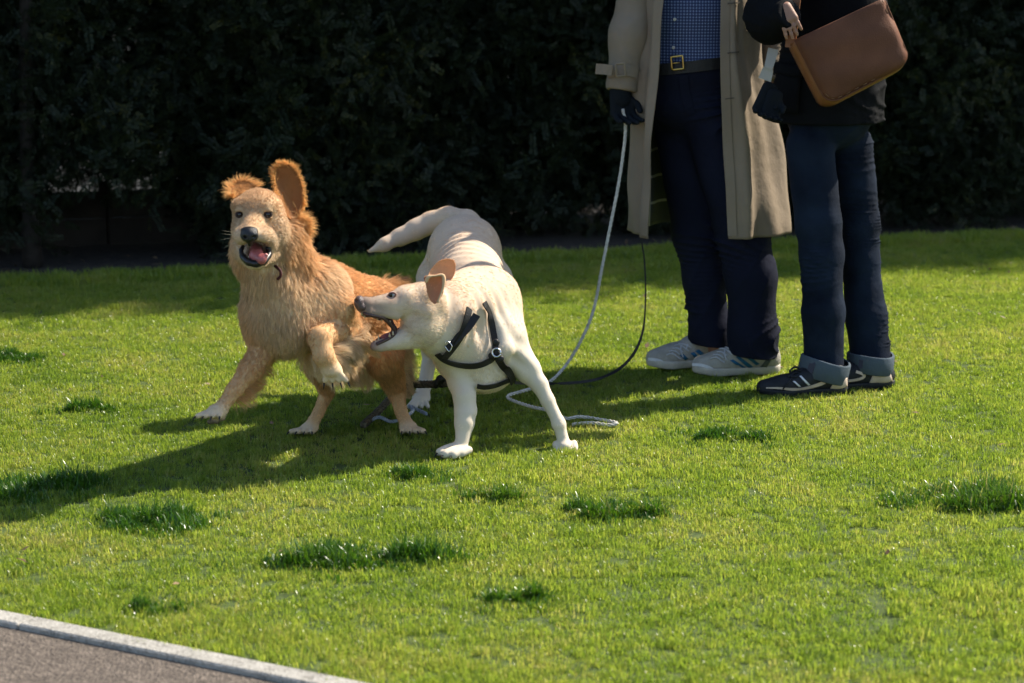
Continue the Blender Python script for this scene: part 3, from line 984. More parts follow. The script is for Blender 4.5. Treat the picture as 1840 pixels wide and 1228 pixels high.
# ------------------------------------------------------------------ golden retriever
GC = (.72, .455, .235)       # mid gold
GP = (.82, .63, .42)         # pale gold
GD = (.66, .37, .155)        # deep gold
gold_root = empty('golden_retriever', GR(650, 782), 'golden retriever with windblown ears leaping towards the camera, mouth open', 'dog')
g = Body(GC, .036)
bd = nrm(P(678, 560, 6.24) - P(520, 560, 5.72))          # chest -> rump
side = nrm(np.cross([0, 0, 1], bd)); up = np.cross(bd, side)
AX = np.array([bd, side, up])
g.ell(P(550, 550, 5.84), (.20, .100, .125), AX, .05, GC, .0197, flow=bd)                 # rib cage
g.ell(P(514, 564, 5.71), (.10, .098, .118), AX, .05, GP, .0261, flow=(0, .1, -1))         # breast
g.cone(P(590, 552, 5.98), P(664, 560, 6.2), .092, .085, .05, GC, .0186, flow=bd)           # loin
g.ell(P(672, 576, 6.22), (.11, .095, .096), AX, .05, GC, .0220, flow=bd + np.array([0, 0, -.6]))
g.cone(P(600, 640, 5.95), P(650, 615, 6.12), .05, .05, .04, GP, .0261, flow=(0.2, .3, -1)) # belly
g.cone(P(566, 502, 5.79), P(670, 538, 6.2), .052, .052, .05, GD, .0174, flow=bd)              # back line
# neck and ruff
g.cone(P(480, 425, 5.68), P(538, 532, 5.78), .070, .092, .035, GC, .0261, flow=(.3, .3, -1))
g.cone(P(470, 462, 5.63), P(500, 530, 5.69), .060, .078, .04, GP, .0290, flow=(.05, .1, -1))
g.cone(P(444, 448, 5.65), P(468, 505, 5.67), .030, .038, .03, GC, .0290, flow=(-.2, .1, -1))
g.cone(P(515, 420, 5.66), P(530, 468, 5.70), .043, .05, .03, GC, .0290, flow=(.5, .2, -1))
# shoulders
g.ell(P(590, 546, 5.76), (.09, .054, .10), AX, .05, GP, .0197, flow=(.3, .3, -1))
g.ell(P(476, 572, 5.72), (.080, .046, .090), AX, .05, GC, .0197, flow=(-.1, .2, -1))
# right fore leg, reaching out
g.chain([(474, 592, 5.71, 28), (472, 630, 5.68, 23), (450, 664, 5.64, 20), (421, 702, 5.59, 14), (402, 728, 5.56, 11.5)], .012, col=GC, L=0.0108)
g.ellp(390, 740, 5.55, 19, 14, .030, .015, col=GP, L=0.0060)
paw(g, 384, 742, 5.545, 21, -9, 6, col=GP)
for (x, y) in ((389, 757), (378, 758), (399, 752)): g.ellp(x, y, 5.545, 7, 5, .014, .003, col=(.035, .028, .026), L=0)
# left fore leg, folded
g.chain([(606, 556, 5.74, 36), (628, 594, 5.80, 23)], .02, col=GC, L=0.0144)
g.chain([(628, 596, 5.79, 22), (602, 598, 5.70, 22), (574, 607, 5.62, 20)], .012, col=GC, L=0.0096)
g.chain([(574, 609, 5.62, 21), (582, 640, 5.60, 18.5), (592, 658, 5.61, 18)], .010, col=GC, L=0.0072)
g.ellp(596, 666, 5.61, 20, 14, .030, .010, col=GP, L=0.0060)
paw(g, 598, 670, 5.60, 20, 5, 14, col=GP, dY=.0)
# hind legs
g.chain([(622, 598, 6.16, 46), (570, 660, 6.02, 22), (588, 706, 6.12, 12)], .015, col=GC, L=0.0120)
g.chain([(588, 705, 6.12, 12.5), (572, 742, 6.10, 10), (561, 762, 6.08, 12)], .008, col=GC, L=.008)
g.ellp(555, 770, 6.07, 17, 10, .032, .010, col=GP, L=.006)
paw(g, 550, 773, 6.06, 20, -8, 3, col=GP)
g.chain([(680, 592, 6.22, 50), (690, 646, 6.08, 32), (712, 702, 6.20, 16)], .015, col=GC, L=0.0156)
g.chain([(711, 700, 6.20, 15), (721, 740, 6.15, 11), (730, 760, 6.12, 12)], .008, col=GC, L=0.0060)
g.ellp(734, 768, 6.11, 17, 10, .032, .010, col=GP, L=.008)
paw(g, 737, 771, 6.10, 20, 5, 4, col=GP)
# tail, streaming behind
g.chain([(688, 530, 6.30, 22), (716, 528, 6.48, 19), (742, 548, 6.62, 14), (760, 575, 6.72, 8)], .02, col=GD, L=.05, flow=(.4, .5, -.8))
# head
HC, HP = (.67, .45, .26), (.76, .59, .41)
g.ellp(466, 380, 5.585, 43, 40, .075, .02, col=HC, L=.009, flow=(0, .9, .4))               # skull
g.ellp(434, 370, 5.548, 17, 13, .030, .014, col=HC, L=.009, flow=(-.2, .6, .8))
g.ellp(478, 370, 5.546, 18, 13, .030, .014, col=HC, L=.009, flow=(.2, .6, .8))
g.ellp(455, 376, 5.550, 34, 22, .036, .016, col=HC, L=.008, flow=(0, .6, .8))                # brow
g.cone(P(456, 398, 5.535), P(450, 422, 5.455), .036, .026, .02, HC, .006, flow=(0, .9, .5)) # bridge
g.ellp(436, 424, 5.475, 17, 17, .032, .012, col=HP, L=.007, flow=(-.5, .7, -.4))           # upper lips
g.ellp(467, 423, 5.475, 20, 17, .034, .010, col=HP, L=.007, flow=(.6, .7, -.4))
g.cone(P(478, 424, 5.50), P(488, 440, 5.53), .024, .016, .012, HP, .008, flow=(.6, .7, -.4))
g.ellp(433, 410, 5.56, 15, 26, .05, .018, col=HP, L=.012, flow=(-.4, .6, -.6))              # cheeks
g.ellp(494, 412, 5.58, 24, 32, .052, .02, col=HP, L=.014, flow=(.5, .6, -.6))
g.ellp(513, 440, 5.64, 18, 38, .045, .025, col=GC, L=.030, flow=(.5, .3, -.9))
g.ellp(432, 456, 5.63, 13, 34, .045, .025, col=GC, L=.022, flow=(-.25, .3, -1))
g.cone(P(480, 446, 5.60), P(463, 466, 5.492), .040, .026, .015, HP, .008, flow=(0, .9, -.5))   # lower jaw
g.cone(P(440, 446, 5.60), P(455, 466, 5.492), .034, .026, .015, HP, .008, flow=(0, .9, -.5))
LIP = (.02, .015, .015)
g.ellp(459, 453, 5.455, 23, 20, .085, .006, col=LIP, L=0, sub=True)                      # the open mouth
g.ellp(431, 385, 5.520, 7.5, 6.5, .012, .006, col=(.10, .055, .03), L=.0, sub=True)                # eye sockets
g.ellp(481, 385, 5.518, 7.5, 6.5, .012, .006, col=(.10, .055, .03), L=.0, sub=True)
for (xa, xb, yy) in ((423, 439, 380.5), (473, 489, 380.5)):
    g.cone(P(xa, yy + .5, 5.520), P((xa + xb) / 2, yy - 3.2, 5.516), .0034, .0038, .003, HC, .004, flow=(0, .3, 1)); g.cone(P((xa + xb) / 2, yy - 3.2, 5.516), P(xb, yy + .5, 5.520), .0038, .0034, .003, HC, .004, flow=(0, .3, 1))
    g.cone(P(xa, yy + 11.5, 5.521), P(xb, yy + 11.5, 5.521), .0028, .0028, .003, (.35, .22, .12), .003, flow=(0, .3, -1))
V, Q = g.mesh(.0045)
V = relax(V, Q, 1)
gV, gQ = V, Q
cc, LL, _ = g.blend(V, .006)
gold_body = mesh_np('body', V, Q, M_skin_gold, gold_root, True, cc * .8)
gold_bvh = bvh_of(V, Q)
claws(gold_root)
NOSE_G = P(448, 420, 5.425)
def gmask(X, col, L):
    k = np.ones(len(X))
    for c, r in ((P(459, 453, 5.46), .037), (NOSE_G, .026), (P(431, 385, 5.515), .0115), (P(481, 385, 5.512), .0115)):
        d = np.linalg.norm((X - c), axis=1)
        k *= np.clip((d - r) / .006, 0, 1)
    return k, col
fur('fur', V, Q, g, 210000, M_fur_gold, gold_root, lift=.32, grav=.2, rad=.00036, clump=.55, nclump=26000, jit=.15, mask=gmask, lnoise=.3, lenmul=1.1, clumpcol=.10)
HEADC = P(462, 400, 5.54)
fur('face_fur', V, Q, g, 60000, M_fur_gold, gold_root, lift=.38, grav=.05, rad=.00030, clump=.6, nclump=9000, jit=.18, mask=gmask, lenmul=1.0, npt=4, colvar=.12, clumpcol=.10, region=lambda X: (np.linalg.norm(X - HEADC, axis=1) < .125) * 1.0)
# feathering hanging from legs, chest and ruff
gf = Body(GC, .0)
def feather(bd_, a, b, r, L, col, flow):
    bd_.cone(P(*a), P(*b), r, r, .02, col, L, flow)
feather(gf, (470, 640, 5.72), (430, 706, 5.63), .022, .055, GC, (.75, .3, -.55))
feather(gf, (640, 610, 5.80), (590, 640, 5.66), .034, .065, GP, (.75, .3, -.6))
feather(gf, (560, 640, 5.80), (620, 660, 5.98), .03, .06, GP, (.3, .2, -1))
feather(gf, (640, 640, 6.08), (654, 664, 6.10), .03, .06, GP, (.1, .2, -1))
feather(gf, (712, 610, 6.28), (722, 690, 6.24), .034, .04, GP, (.6, .4, -.7))
Vf, Qf = gf.mesh(.008)
keep = gold_bvh
fur('feathering', Vf, Qf, gf, 15000, M_fur_gold, gold_root, lift=.25, grav=.2, rad=.00045, clump=.7, nclump=320, jit=.28)
# ears
def rim_fur(name, outline, n, L, col, parent, mat, out=1.0, flow=(0, 0, 0)):
    pts = smooth_path(np.array([P(*o) for o in outline]), 12)
    c = np.array([P(*o) for o in outline]).mean(0)
    i = rng.integers(0, len(pts), n)
    X = pts[i] + rng.normal(size=(n, 3)) * .003
    d = (X - c); d /= np.linalg.norm(d, axis=1)[:, None]
    ph = vnoise(X, 90, 3)[:, None]
    d = d * out + np.array(flow) + rng.normal(size=(n, 3)) * .3 + np.stack([vnoise(X, 120, 4), vnoise(X, 120, 5), vnoise(X, 120, 6)], 1) * .6
    d /= np.linalg.norm(d, axis=1)[:, None]
    pt = np.zeros((n, 4, 3)); pt[:, 0] = X
    ll = L * rng.uniform(.4, 1.15, n)
    dd = d.copy()
    for k in range(1, 4):
        pt[:, k] = pt[:, k - 1] + dd * (ll / 3)[:, None]
        dd = dd + rng.normal(size=(n, 3)) * .15 + np.array([0, 0, -.15]); dd /= np.linalg.norm(dd, axis=1)[:, None]
    hc = bpy.data.hair_curves.new(name); hc.add_curves([4] * n)
    hc.attributes['position'].data.foreach_set('vector', pt.astype(np.float32).ravel())
    ra = hc.attributes.get('radius') or hc.attributes.new('radius', 'FLOAT', 'POINT')
    ra.data.foreach_set('value', np.tile([.0004, .0004, .0003, .0001], n).astype(np.float32))
    ca = hc.attributes.new('hcol', 'FLOAT_COLOR', 'CURVE')
    c4 = np.ones((n, 4), np.float32); c4[:, :3] = np.clip(np.array(col) * (1 + .15 * rng.normal(size=(n, 1))), 0, .95)
    ca.data.foreach_set('color', c4.ravel()); hc.materials.append(mat)
    return link(bpy.data.objects.new(name, hc), parent)
EAR = (.50, .21, .06)
out_r = [(507, 376, 5.60), (500, 352, 5.61), (492, 318, 5.63), (495, 303, 5.64), (513, 295, 5.65), (530, 305, 5.66), (542, 332, 5.67), (545, 365, 5.67), (536, 388, 5.66), (522, 394, 5.63)]
e, eV, eQ, ec, en = ear_sheet('ear', out_r, .016, .008, M_fur_gold, gold_root, (.44, .20, .075), EAR)
fur('ear_fur', eV, eQ, FlatBlend(np.array([.47, .215, .075]), .0055, P(513, 295, 5.65) - P(520, 390, 5.63)), 9000, M_fur_gold, e, lift=.25, grav=0, rad=.0004, clump=.4, nclump=500, jit=.25)
rim_fur('ear_fringe', out_r[1:9], 1100, .014, (.80, .44, .15), e, M_fur_gold, 1.0)
rim_fur('ear_curl', [(536, 384, 5.66), (544, 398, 5.665), (548, 410, 5.67), (540, 420, 5.67), (530, 416, 5.66)], 900, .035, (.80, .48, .20), e, M_fur_gold, .6, (.5, .1, -.4))
out_l = [(420, 356, 5.60), (413, 348, 5.63), (416, 336, 5.66), (430, 327, 5.68), (448, 327, 5.68), (462, 336, 5.66), (452, 342, 5.62), (434, 348, 5.60)]
e, eV, eQ, ec, en = ear_sheet('ear', out_l, .008, .009, M_fur_gold, gold_root, (.52, .25, .09), EAR)
fur('ear_fur', eV, eQ, FlatBlend(np.array([.60, .32, .12]), .006, (-.3, .2, .6)), 4500, M_fur_gold, e, lift=.4, grav=0, rad=.0004, clump=.4, nclump=250, jit=.3)
rim_fur('ear_fringe', out_l[0:6], 700, .024, (.78, .46, .18), e, M_fur_gold, 1.0, (-.1, 0, .5))
# face
def eye(root, x, y, Y, r, white=None, mat=M_eye):
    o = ball('eye', P(x, y, Y), r, mat, root)
    t = np.linspace(0, 2 * PI, 21); vd = nrm(_C - P(x, y, Y)); ax_ = nrm(np.cross(vd, [0, 0, 1])); ay_ = np.cross(vd, ax_)
    tube('eyelid', P(x, y, Y) + vd * r * .62 + (np.cos(t)[:, None] * ax_ * r * 1.0 + np.sin(t)[:, None] * ay_ * r * .72), .0028, M_lid, root, 6)
    return o
eye(gold_root, 431, 386, 5.526, .0100); eye(gold_root, 481, 386, 5.524, .0100)
gn = Body((0, 0, 0), 0)
gn.ellp(448, 423, 5.433, 16.5, 13.5, .017, .006)
gn.ellp(448, 414, 5.440, 15.5, 7, .016, .006)
gn.cone(P(448, 430, 5.425), P(449, 440, 5.437), .007, .005, .006)
gn.ellp(439.5, 427, 5.414, 3.6, 3, .012, .003, sub=True); gn.ellp(457, 427, 5.414, 3.6, 3, .012, .003, sub=True)
nV, nQ = gn.mesh(.0016)
mesh_np('nose', nV, nQ, M_nose, gold_root)
tg = Body((0, 0, 0), 0)
tg.cone(P(460, 446, 5.56), P(461, 461, 5.485), .020, .019, .01)
tg.cone(P(461, 461, 5.485), P(470, 467, 5.462), .017, .012, .01)
tg.cone(P(470, 466, 5.462), P(478, 459, 5.462), .010, .006, .008)
tV, tQ = tg.mesh(.002)
mesh_np('tongue', tV, tQ, M_tongue, gold_root)
# dark gum line round the open mouth
ang = np.linspace(-.15 * PI, 1.15 * PI, 26)
lp = []
for a in ang:
    p, nn_ = hit(gold_bvh, 459 + 24.5 * math.cos(a), 453 + 21 * math.sin(a))
    if p is not None and p[1] < 5.62: lp.append(p)
if len(lp) > 4:
    lp = np.array(lp); lp[1:-1] = (lp[:-2] + lp[2:] + lp[1:-1] * 2) / 4
    tube('lower_lip', lp, [.0068 + .0035 * math.sin(PI * i / max(1, len(lp) - 1)) + .0010 * math.sin(i * 1.7) for i in range(len(lp))], M_lip, gold_root, 8)
def tooth(root, a, b, r, name='tooth'):
    V, F = tube_vf(np.array([a, a * .5 + b * .5, b]), [r, r * .75, r * .15], 6)
    mesh_py(name, V, F, M_tooth, root)
for x in (446, 472):
    tooth(gold_root, P(x, 471, 5.485), P(x, 461, 5.474), .0035)
for i in range(6):
    tooth(gold_root, P(449 + i * 4, 474 - abs(i - 2.5) * .4, 5.474), P(449 + i * 4, 468, 5.470), .0022)
# whiskers
for i in range(12):
    s = -1 if i % 2 else 1
    x0 = (432 if s < 0 else 476) + rng.uniform(-3, 3); y0 = rng.uniform(420, 436)
    a = P(x0, y0, 5.455); d = np.array([s * .05, rng.uniform(-.01, .03), rng.uniform(-.035, .012)])
    tube('whisker', np.array([a, a + d * .5 + [0, 0, .002], a + d]), [.0004, .0003, .0001], M_tooth, gold_root, 4)
# collar end hanging on the neck
cp = [P(494, 478, 5.585), P(503, 486, 5.575), P(504, 496, 5.572), P(498, 503, 5.570)]
tube('collar_tag', smooth_path(cp, 5), .0042, M_red, gold_root, 6)

# ------------------------------------------------------------------ cream labrador
LC = (.83, .67, .51); LW = (.86, .75, .60); LT = (.78, .57, .40)
lab_root = empty('labrador', GR(880, 800), 'cream labrador in a black harness snapping sideways with wide open jaws', 'dog')
b = Body(LC, .011)
bd = nrm(P(834, 455, 6.66) - P(868, 600, 6.0)); bd = nrm(np.array([bd[0], bd[1], bd[2] * .9]))
side = nrm(np.cross([0, 0, 1], bd)); up = np.cross(bd, side)
AX = np.array([bd, side, up])
b.ell(P(834, 452, 6.66), (.13, .120, .118), AX, .05, LC, .011, flow=bd + np.array([0, 0, -.4]))       # rump
b.cone(P(836, 470, 6.58), P(848, 520, 6.32), .108, .112, .05, LC, .011, flow=-bd)
b.ell(P(860, 566, 6.16), (.19, .122, .142), AX, .05, LC, .011, flow=bd)                            # ribs
b.ell(P(870, 610, 6.02), (.11, .112, .13), AX, .05, LW, .012, flow=(0, .2, -1))                     # chest
b.ell(P(868, 655, 5.985), (.085, .095, .085), AX, .05, LW, .013, flow=(0, .2, -1))
b.cone(P(888, 530, 6.10), P(906, 604, 5.99), .05, .064, .04, LC, .011, flow=(.3, .2, -1))           # shoulder right
b.cone(P(830, 590, 6.05), P(822, 646, 5.96), .06, .058, .04, LW, .011, flow=(0, .2, -1))           # shoulder left
b.cone(P(870, 540, 6.07), P(800, 566, 5.88), .105, .085, .04, LC, .014, flow=(.6, .4, -.5))          # neck
b.cone(P(850, 520, 6.10), P(800, 540, 5.90), .06, .058, .04, LT, .014, flow=(.6, .4, -.3))
b.cone(P(770, 590, 5.82), P(830, 625, 5.95), .055, .085, .04, LW, .013, flow=(.6, .3, -.5))           # throat
# modelling of neck, breast and shoulder
b.cone(P(838, 535, 5.945), P(822, 602, 5.885), .026, .034, .03, LT, .012, flow=(.3, .3, -1))
b.cone(P(864, 545, 5.965), P(852, 622, 5.905), .026, .036, .03, LC, .012, flow=(.3, .3, -1))
b.cone(P(884, 545, 6.00), P(902, 628, 5.915), .028, .036, .025, LW, .010, flow=(.2, .3, -1))
b.cone(P(858, 640, 5.905), P(866, 686, 5.915), .030, .026, .03, LW, .011, flow=(0, .2, -1))
b.cone(P(812, 640, 5.90), P(826, 684, 5.90), .024, .020, .02, LW, .009, flow=(0, .2, -1))
b.ellp(962, 682, 5.985, 13, 10, .020, .015, col=LW, L=.007)
b.ellp(1004, 764, 5.915, 13, 7, .019, .008, col=LW, L=.006)
b.ellp(837, 742, 5.865, 18, 8, .024, .008, col=LW, L=.006)
b.cone(P(828, 424, 6.62), P(846, 520, 6.24), .03, .03, .05, LT, .011, flow=bd)
b.cone(P(738, 548, 5.748), P(768, 560, 5.750), .016, .018, .02, LW, .006, flow=(1, .2, -.1))
# fore legs
b.chain([(826, 640, 5.95, 40), (829, 688, 5.92, 26), (834, 712, 5.89, 21), (837, 738, 5.88, 20.5), (835, 760, 5.86, 18), (831, 792, 5.84, 13.5)], .010, col=LW, L=.007)
b.ellp(820, 806, 5.83, 23, 11, .030, .010, col=LW, L=.005)
for (tx, ty, tY) in ((790, 813, 5.80), (800, 817, 5.785), (815, 818, 5.785), (830, 815, 5.80)):
    b.cone(P(tx + 13, ty - 6, tY + .02), P(tx, ty, tY), .0135, .0125, .003, LW, .004); CLAWS.append((P(tx, ty, tY), nrm(P(tx, ty, tY) - P(tx + 13, ty - 6, tY + .02)), .0125))
b.chain([(912, 618, 5.98, 40), (948, 664, 5.97, 25), (968, 690, 5.955, 17), (984, 720, 5.94, 13.5), (1004, 760, 5.92, 12.5), (1012, 790, 5.91, 12)], .010, col=LW, L=.007)
b.ellp(1015, 800, 5.90, 15, 10, .028, .010, col=LW, L=.005)
for (tx, ty, tY) in ((1001, 810, 5.885), (1012, 814, 5.875), (1023, 813, 5.875), (1033, 808, 5.885)):
    b.cone(P(tx - 2, ty - 11, tY + .02), P(tx, ty, tY), .0115, .0110, .0025, LW, .004); CLAWS.append((P(tx, ty, tY), nrm(P(tx, ty, tY) - P(tx - 2, ty - 11, tY + .02)), .011))
# hind legs
b.chain([(805, 505, 6.66, 58), (792, 590, 6.48, 38), (775, 632, 6.66, 19)], .03, col=LC, L=.010)
b.chain([(775, 630, 6.66, 14), (764, 690, 6.54, 11.5), (759, 708, 6.50, 12.5)], .010, col=LW, L=.006)
b.ellp(757, 716, 6.48, 17, 12, .035, .012, col=LW, L=.005)
paw(b, 755, 720, 6.46, 18, -3, 12, col=LW, L=.005)
b.chain([(866, 510, 6.64, 58), (850, 590, 6.50, 38), (842, 640, 6.68, 19), (838, 700, 6.56, 14.5), (836, 722, 6.50, 15)], .02, col=LC, L=.008)
# tail
b.chain([(836, 404, 6.76, 28), (806, 393, 6.82, 19), (775, 401, 6.84, 16.5), (748, 413, 6.83, 14.5), (720, 427, 6.82, 12), (692, 440, 6.80, 8), (666, 451, 6.79, 2.5)], .03, col=LC, L=.010)
# head, in profile, turned to the golden one
b.ellp(760, 543, 5.80, 43, 37, .058, .02, col=LW, L=.006, flow=(1, .2, .1))
b.ellp(730, 532, 5.775, 24, 20, .045, .015, col=LW, L=.005, flow=(1, .2, .2))                       # brow
b.cone(P(722, 546, 5.765), P(662, 549, 5.715), .040, .0235, .012, LW, .004, flow=(1, .3, .1))         # upper jaw
b.cone(P(655, 546, 5.712), P(654, 556, 5.712), .021, .017, .008, (.46, .36, .30), .003, flow=(1, .3, -.2))
b.cone(P(664, 560, 5.70), P(712, 566, 5.74), .014, .016, .008, (.58, .48, .39), .003, flow=(1, .3, -.2))  # near flew
b.ellp(756, 582, 5.79, 36, 36, .056, .02, col=LW, L=.007, flow=(1, .2, -.2))                        # cheek
b.cone(P(742, 603, 5.785), P(684, 621, 5.735), .034, .0155, .012, LW, .005, flow=(1, .3, -.2))         # lower jaw
b.cone(P(684, 620, 5.735), P(674, 622, 5.73), .0155, .0125, .006, (.30, .20, .18), .003, flow=(1, .3, -.2))
b.ellp(687, 589, 5.74, 24, 15, .07, .006, col=(.10, .022, .026), L=0, sub=True)                      # open jaws
b.cone(P(706, 589, 5.70), P(672, 602, 5.66), .012, .013, .006, (.10, .022, .026), 0, sub=True)
b.ellp(704, 530, 5.722, 6, 5, .012, .006, col=(.10, .06, .05), L=0, sub=True)
_na, _nb = P(872, 535, 6.05), P(800, 566, 5.88); _nd = nrm(_nb - _na); _nc = P(850, 570, 5.93); _sc = P(925, 640, 5.95); _lc = P(838, 470, 6.45)
def skin_folds(X):
    """loose skin on the neck, creases at shoulder and loin, uneven muscle"""
    r = .0030 * vnoise(X, 24, 201) + .0012 * vnoise(X, 60, 202)
    n_ = vnoise(X, 16, 203)
    wn = np.exp(-((X - _nc) ** 2).sum(-1) / .085 ** 2); r = r + .0055 * wn * np.sin((X @ _nd) * 2 * PI / .042 + n_ * 1.2)
    ws = np.exp(-((X - _sc) ** 2).sum(-1) / .06 ** 2); r = r + .0040 * ws * np.sin(X @ np.array([.7, 0, .7]) * 2 * PI / .045 + n_)
    wl = np.exp(-((X - _lc) ** 2).sum(-1) / .13 ** 2); r = r + .0025 * wl * np.sin(X @ np.array([.25, .95, .1]) * 2 * PI / .038 + n_ * 1.5)
    return r
V, Q = b.mesh(.0045, warp=skin_folds)
V = relax(V, Q, 1)
cc, LL, _ = b.blend(V, .006)
lab_bvh = bvh_of(V, Q)
claws(lab_root)
EYE_L = P(704, 530, 5.73)
def lmask(X, col, L):
    k = np.ones(len(X))
    for c, r in ((P(704, 530, 5.725), .010), (P(642, 544, 5.70), .022)):
        k *= np.clip((np.linalg.norm(X - c, axis=1) - r) / .005, 0, 1)
    t = np.clip((X[:, 2:3] - .36) / .2, 0, .45)
    return k, col * (1 - t) + np.array(LT) * t
LMUZ = P(645, 555, 5.71)
def lmask(X, col, L, _m=lmask):
    k, c_ = _m(X, col, L)
    w_ = np.clip((.10 - np.linalg.norm(X - LMUZ, axis=1)) / .065, 0, 1)[:, None] * .82
    c_ = c_ * (1 - w_) + np.array([.23, .165, .135]) * w_
    e_ = np.clip((.030 - np.linalg.norm(X - P(704, 531, 5.73), axis=1)) / .018, 0, 1)[:, None] * .7
    return k, c_ * (1 - e_) + np.array([.34, .21, .165]) * e_
fur('fur', V, Q, b, 250000, M_fur_lab, lab_root, lift=.15, grav=.03, rad=.00034, clump=.3, nclump=34000, jit=.08, mask=lmask, npt=4, colvar=.05, lenmul=1.0, clumpcol=.03)
lab_body = mesh_np('body', V, Q, M_skin_lab, lab_root, True, lmask(V, cc, LL)[1] * .78)
LHEAD = P(720, 560, 5.76)
fur('face_fur', V, Q, b, 50000, M_fur_lab, lab_root, lift=.30, grav=.0, rad=.00026, clump=.4, nclump=9000, jit=.14, mask=lmask, lenmul=1.3, npt=4, colvar=.10, clumpcol=.08, region=lambda X: (np.linalg.norm(X - LHEAD, axis=1) < .13) * 1.0)
# ears
near = [(766, 512, 5.728), (763, 499, 5.73), (775, 496, 5.735), (790, 493, 5.74), (798, 498, 5.745), (797, 520, 5.735), (792, 534, 5.728), (783, 546, 5.722), (774, 540, 5.722), (768, 526, 5.724)]
e, eV, eQ, ec, en = ear_sheet('ear', near, .013, .012, M_fur_lab, lab_root, (.66, .34, .19), (.74, .54, .34))
fur('ear_fur', eV, eQ, FlatBlend(np.array([.68, .40, .23]), .005, (.3, 0, .8)), 4000, M_fur_lab, e, lift=.3, grav=0, rad=.0003, clump=.2, nclump=300, jit=.2)
fold = smooth_path([P(765, 508, 5.727), P(770, 498, 5.728), P(782, 496, 5.732), P(796, 496, 5.738), P(796, 516, 5.732), P(786, 544, 5.720)], 6)
tube('ear_fold', fold, [.0042 + .0015 * math.sin(i * .4) for i in range(len(fold))], mat_basic('ear edge skin', (.62, .42, .24), .8, .15, 30), e, 7)
far = [(770, 500, 5.86), (774, 486, 5.875), (786, 472, 5.885), (802, 466, 5.89), (815, 469, 5.89), (818, 482, 5.89), (814, 498, 5.885), (804, 508, 5.88), (786, 514, 5.87)]
e, eV, eQ, ec, en = ear_sheet('ear', far, .008, .006, M_fur_lab, lab_root, (.78, .46, .26), (.78, .56, .34))
fur('ear_fur', eV, eQ, FlatBlend(np.array([.78, .47, .27]), .005, (.6, 0, .6)), 4000, M_fur_lab, e, lift=.25, grav=0, rad=.0003, clump=.2, nclump=300, jit=.2)
# eye, nose, mouth
ew = ball('eye', P(704.5, 530.5, 5.7385), .0100, M_eyewhite, lab_root)
ball('iris', P(702.6, 530.5, 5.7325), (.0066, .0052, .0080), M_eye, ew)
t = np.linspace(0, 2 * PI, 21)
tube('eyelid', P(704.5, 530.5, 5.7315) + np.stack([np.cos(t) * .0100, np.zeros(21), np.sin(t) * .0066 + np.cos(t) * .001], 1), .0026, mat_basic('pinkish eyelid', (.22, .11, .09), .6, .2, 50), lab_root, 6)
nb = Body((0, 0, 0), 0)
nb.ellp(646, 543, 5.705, 10, 12, .020, .006)
nb.ellp(650, 551, 5.706, 11, 9, .020, .006)
nb.cone(P(644, 546, 5.70), P(647, 556, 5.705), .009, .006, .006)
nb.ellp(640, 541, 5.69, 4, 2.6, .010, .003, sub=True)
nV, nQ = nb.mesh(.0016); mesh_np('nose', nV, nQ, M_nose_lab, lab_root)
tb = Body((0, 0, 0), 0)
tb.cone(P(722, 598, 5.785), P(694, 610, 5.752), .017, .014, .01); tb.cone(P(694, 610, 5.752), P(680, 614, 5.745), .014, .010, .01)
tV, tQ = tb.mesh(.002); mesh_np('tongue', tV, tQ, mat_basic('dark tongue', (.22, .07, .075), .3, .2, 40, .4, 250, .5), lab_root)
def lip_line(name, px, r, mat, root, bvh, off=.001):
    pts, nn_ = on_surface(bvh, px, off, 6)
    if len(pts) > 4: tube(name, pts, r, mat, root, 6)
M_lipl = mat_basic('brown pink lip', (.065, .032, .030), .4, .3, 40, .3, 200, .5)
lip_line('lip', [(654, 563), (670, 567), (690, 571), (703, 576), (712, 586), (712, 597), (703, 606), (690, 613), (676, 619)], .0055, M_lipl, lab_root, lab_bvh)
ug = smooth_path([P(650, 563, 5.725), P(672, 568, 5.735), P(692, 573, 5.75), P(704, 581, 5.76), P(709, 594, 5.765)], 6)
tube('upper_gum', ug, [.0075 + .002 * math.sin(i * .9) for i in range(len(ug))], M_mouth, lab_root, 8)
lg = smooth_path([P(709, 596, 5.765), P(700, 604, 5.755), P(686, 611, 5.745), P(673, 618, 5.735)], 6)
tube('lower_gum', lg, [.0085 + .001 * math.sin(i * 1.1) for i in range(len(lg))], M_mouth, lab_root, 8)
for i, (x, y, h) in enumerate([(650, 565, 7), (655, 566, 13), (664, 569, 6), (671, 570, 7), (678, 572, 8), (686, 574, 9), (694, 577, 8), (700, 580, 6)]):
    tooth(lab_root, P(x, y - 3, 5.706 + i * .004), P(x + .5, y + h * .65 - 1, 5.708 + i * .004), .0038 if i != 1 else .0042)
for i, (x, y, h) in enumerate([(675, 617, 6), (680, 614, 11), (700, 604, 6), (706, 600, 6)]):
    tooth(lab_root, P(x, y + 2, 5.725 + i * .004), P(x, y - h, 5.725 + i * .004), .0034)
